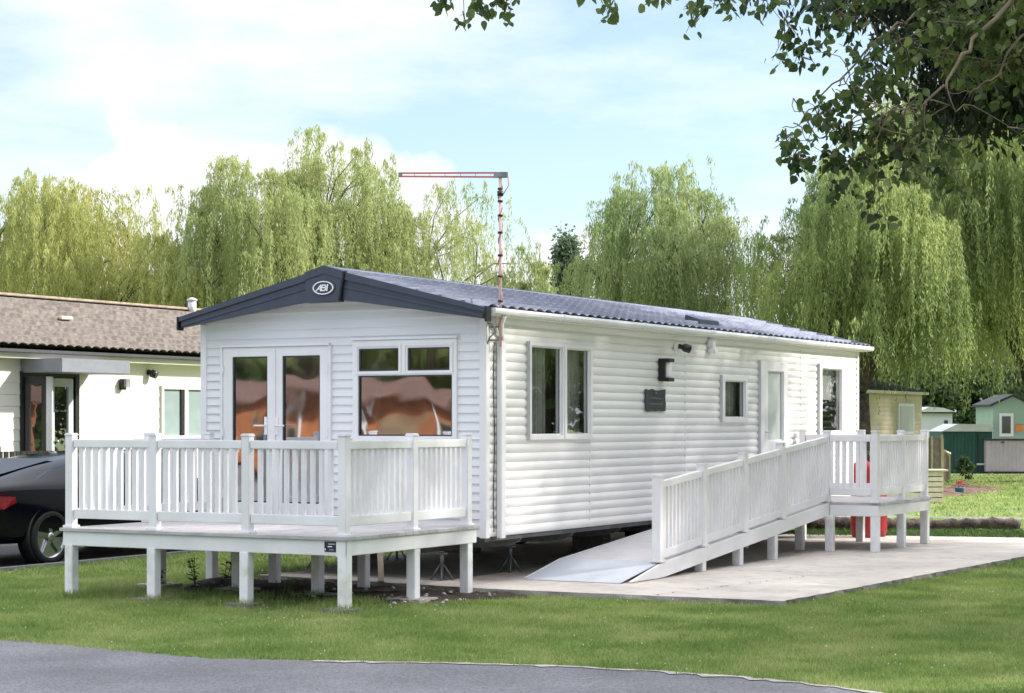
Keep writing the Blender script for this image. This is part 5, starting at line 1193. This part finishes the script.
o = tree_copy(T2, (-21, -36, 0), label='willow across the road behind the terracotta lodge', cat='tree', group='willows across the road')
o = tree_copy(T4, (-14.5, -37, 0), label='rounded willow across the road at the lodge end', cat='tree', group='willows across the road')
tree_copy(T5, (-17, -41, 0), label='dark willow farthest across the road behind the lodge', cat='tree', group='willows across the road')
tree_copy(T5, (-25, -42, 0), label='dark willow across the road left of the farthest one', cat='tree', group='willows across the road')
tree_copy(T5, (21, 40, 0), label='unseen dark willow added beyond the slab to darken the side windows', cat='tree', group='added willows beyond the slab')  # unseen willow added to block low sky from the side window reflections
for q, (x, y, l) in enumerate(((32, 41, 'right of the dense one'), (18, 51, 'left of the dense one'), (38, 34, 'farthest right'))): tree_copy(BT, (x, y, 0), label='unseen broadleaf tree added beyond the slab, '+l, cat='tree', group='added broad trees beyond the slab')  # more unseen trees added to keep the side window reflections dark
for q, (x, y, l) in enumerate(((-13, -47, 'nearest the lodge end'), (-20, -48, 'behind the middle of the lodge'), (-28, -48, 'behind the far lodge end'), (-35, -45, 'farthest beyond the lodge'))): tree_copy(BT, (x, y, 0), label='broadleaf tree across the road '+l, cat='tree', group='broad trees across the road')
tree_copy(T2, (14.5, 45, 0), label='unseen tall willow added beyond the slab for the side door to mirror', cat='tree', group='added willows beyond the slab')  # this willow and the next are unseen, added for the side glass reflections
tree_copy(T5, (28, 36, 0), label='unseen dark willow added farthest right beyond the slab', cat='tree', group='added willows beyond the slab')
o = tree_copy(T2, (-28.5, -37, 0), label='tall willow across the road beyond the terracotta lodge', cat='tree', group='willows across the road')

# ------------------------------------------------------------------ weeds under the deck
def weed(label, x, y, h, nl, seed, m, leaf=.05, group='weeds beneath the deck'):
    rg_ = random.Random(seed); T = thing('weed', label, 'weed', (x, y, 0), group); mb = MB(); lf = MB()
    for s_ in range(3):
        dx, dy = rg_.uniform(-.12, .12), rg_.uniform(-.12, .12); pts = [(x+dx*f, y+dy*f, h*f*rg_.uniform(.95, 1)) for f in np.linspace(0, 1, 6)]; mb.tube(pts, .004, 5)
        for k in range(nl):
            f = .25+.75*(k/nl); a = rg_.uniform(0, 2*PI); p = Vector((x+dx*f, y+dy*f, h*f)); L = leaf*rg_.uniform(.7, 1.3); d = Vector((math.cos(a), math.sin(a), rg_.uniform(-.1, .6))).normalized(); sd_ = d.cross(Vector((0, 0, 1))).normalized()
            lf.add([p, p+d*L*.45+sd_*L*.33, p+d*L, p+d*L*.45-sd_*L*.33], [(0, 1, 2, 3)])
    mb.build('stem', M['weed'], T); lf.build('leaves', m, T, recalc=False)
DW = M['hedge']
weed('dark leafy weed in the soil between the deck posts', -2.75, -1.35, .33, 9, 1, DW, .075); weed('dark broad leaved weed climbing beside the spotted pipe', -2.42, -1.3, .32, 11, 2, DW, .08)
weed('dark weed at the deck post left of centre', -2.95, -1.7, .22, 8, 3, DW, .06); weed('pale wispy weed in front of the soil under the deck', -1.0, -2.15, .22, 6, 4, M['weed'], .045)
weed('tall wispy weed near the second front post', -.85, -2.35, .25, 7, 5, M['weed'], .05); 

# white pipe with dark blotches hanging under the deck
MB().tube([(-2.38, -1.15, .20), (-2.38, -1.15, .525)], .052, 14).build('waste_pipe', mat('blotched white pipe', (.78, .78, .8), .5, 0, 14, c2=(.10, .12, .10), mix=(.38, .44)), DK)
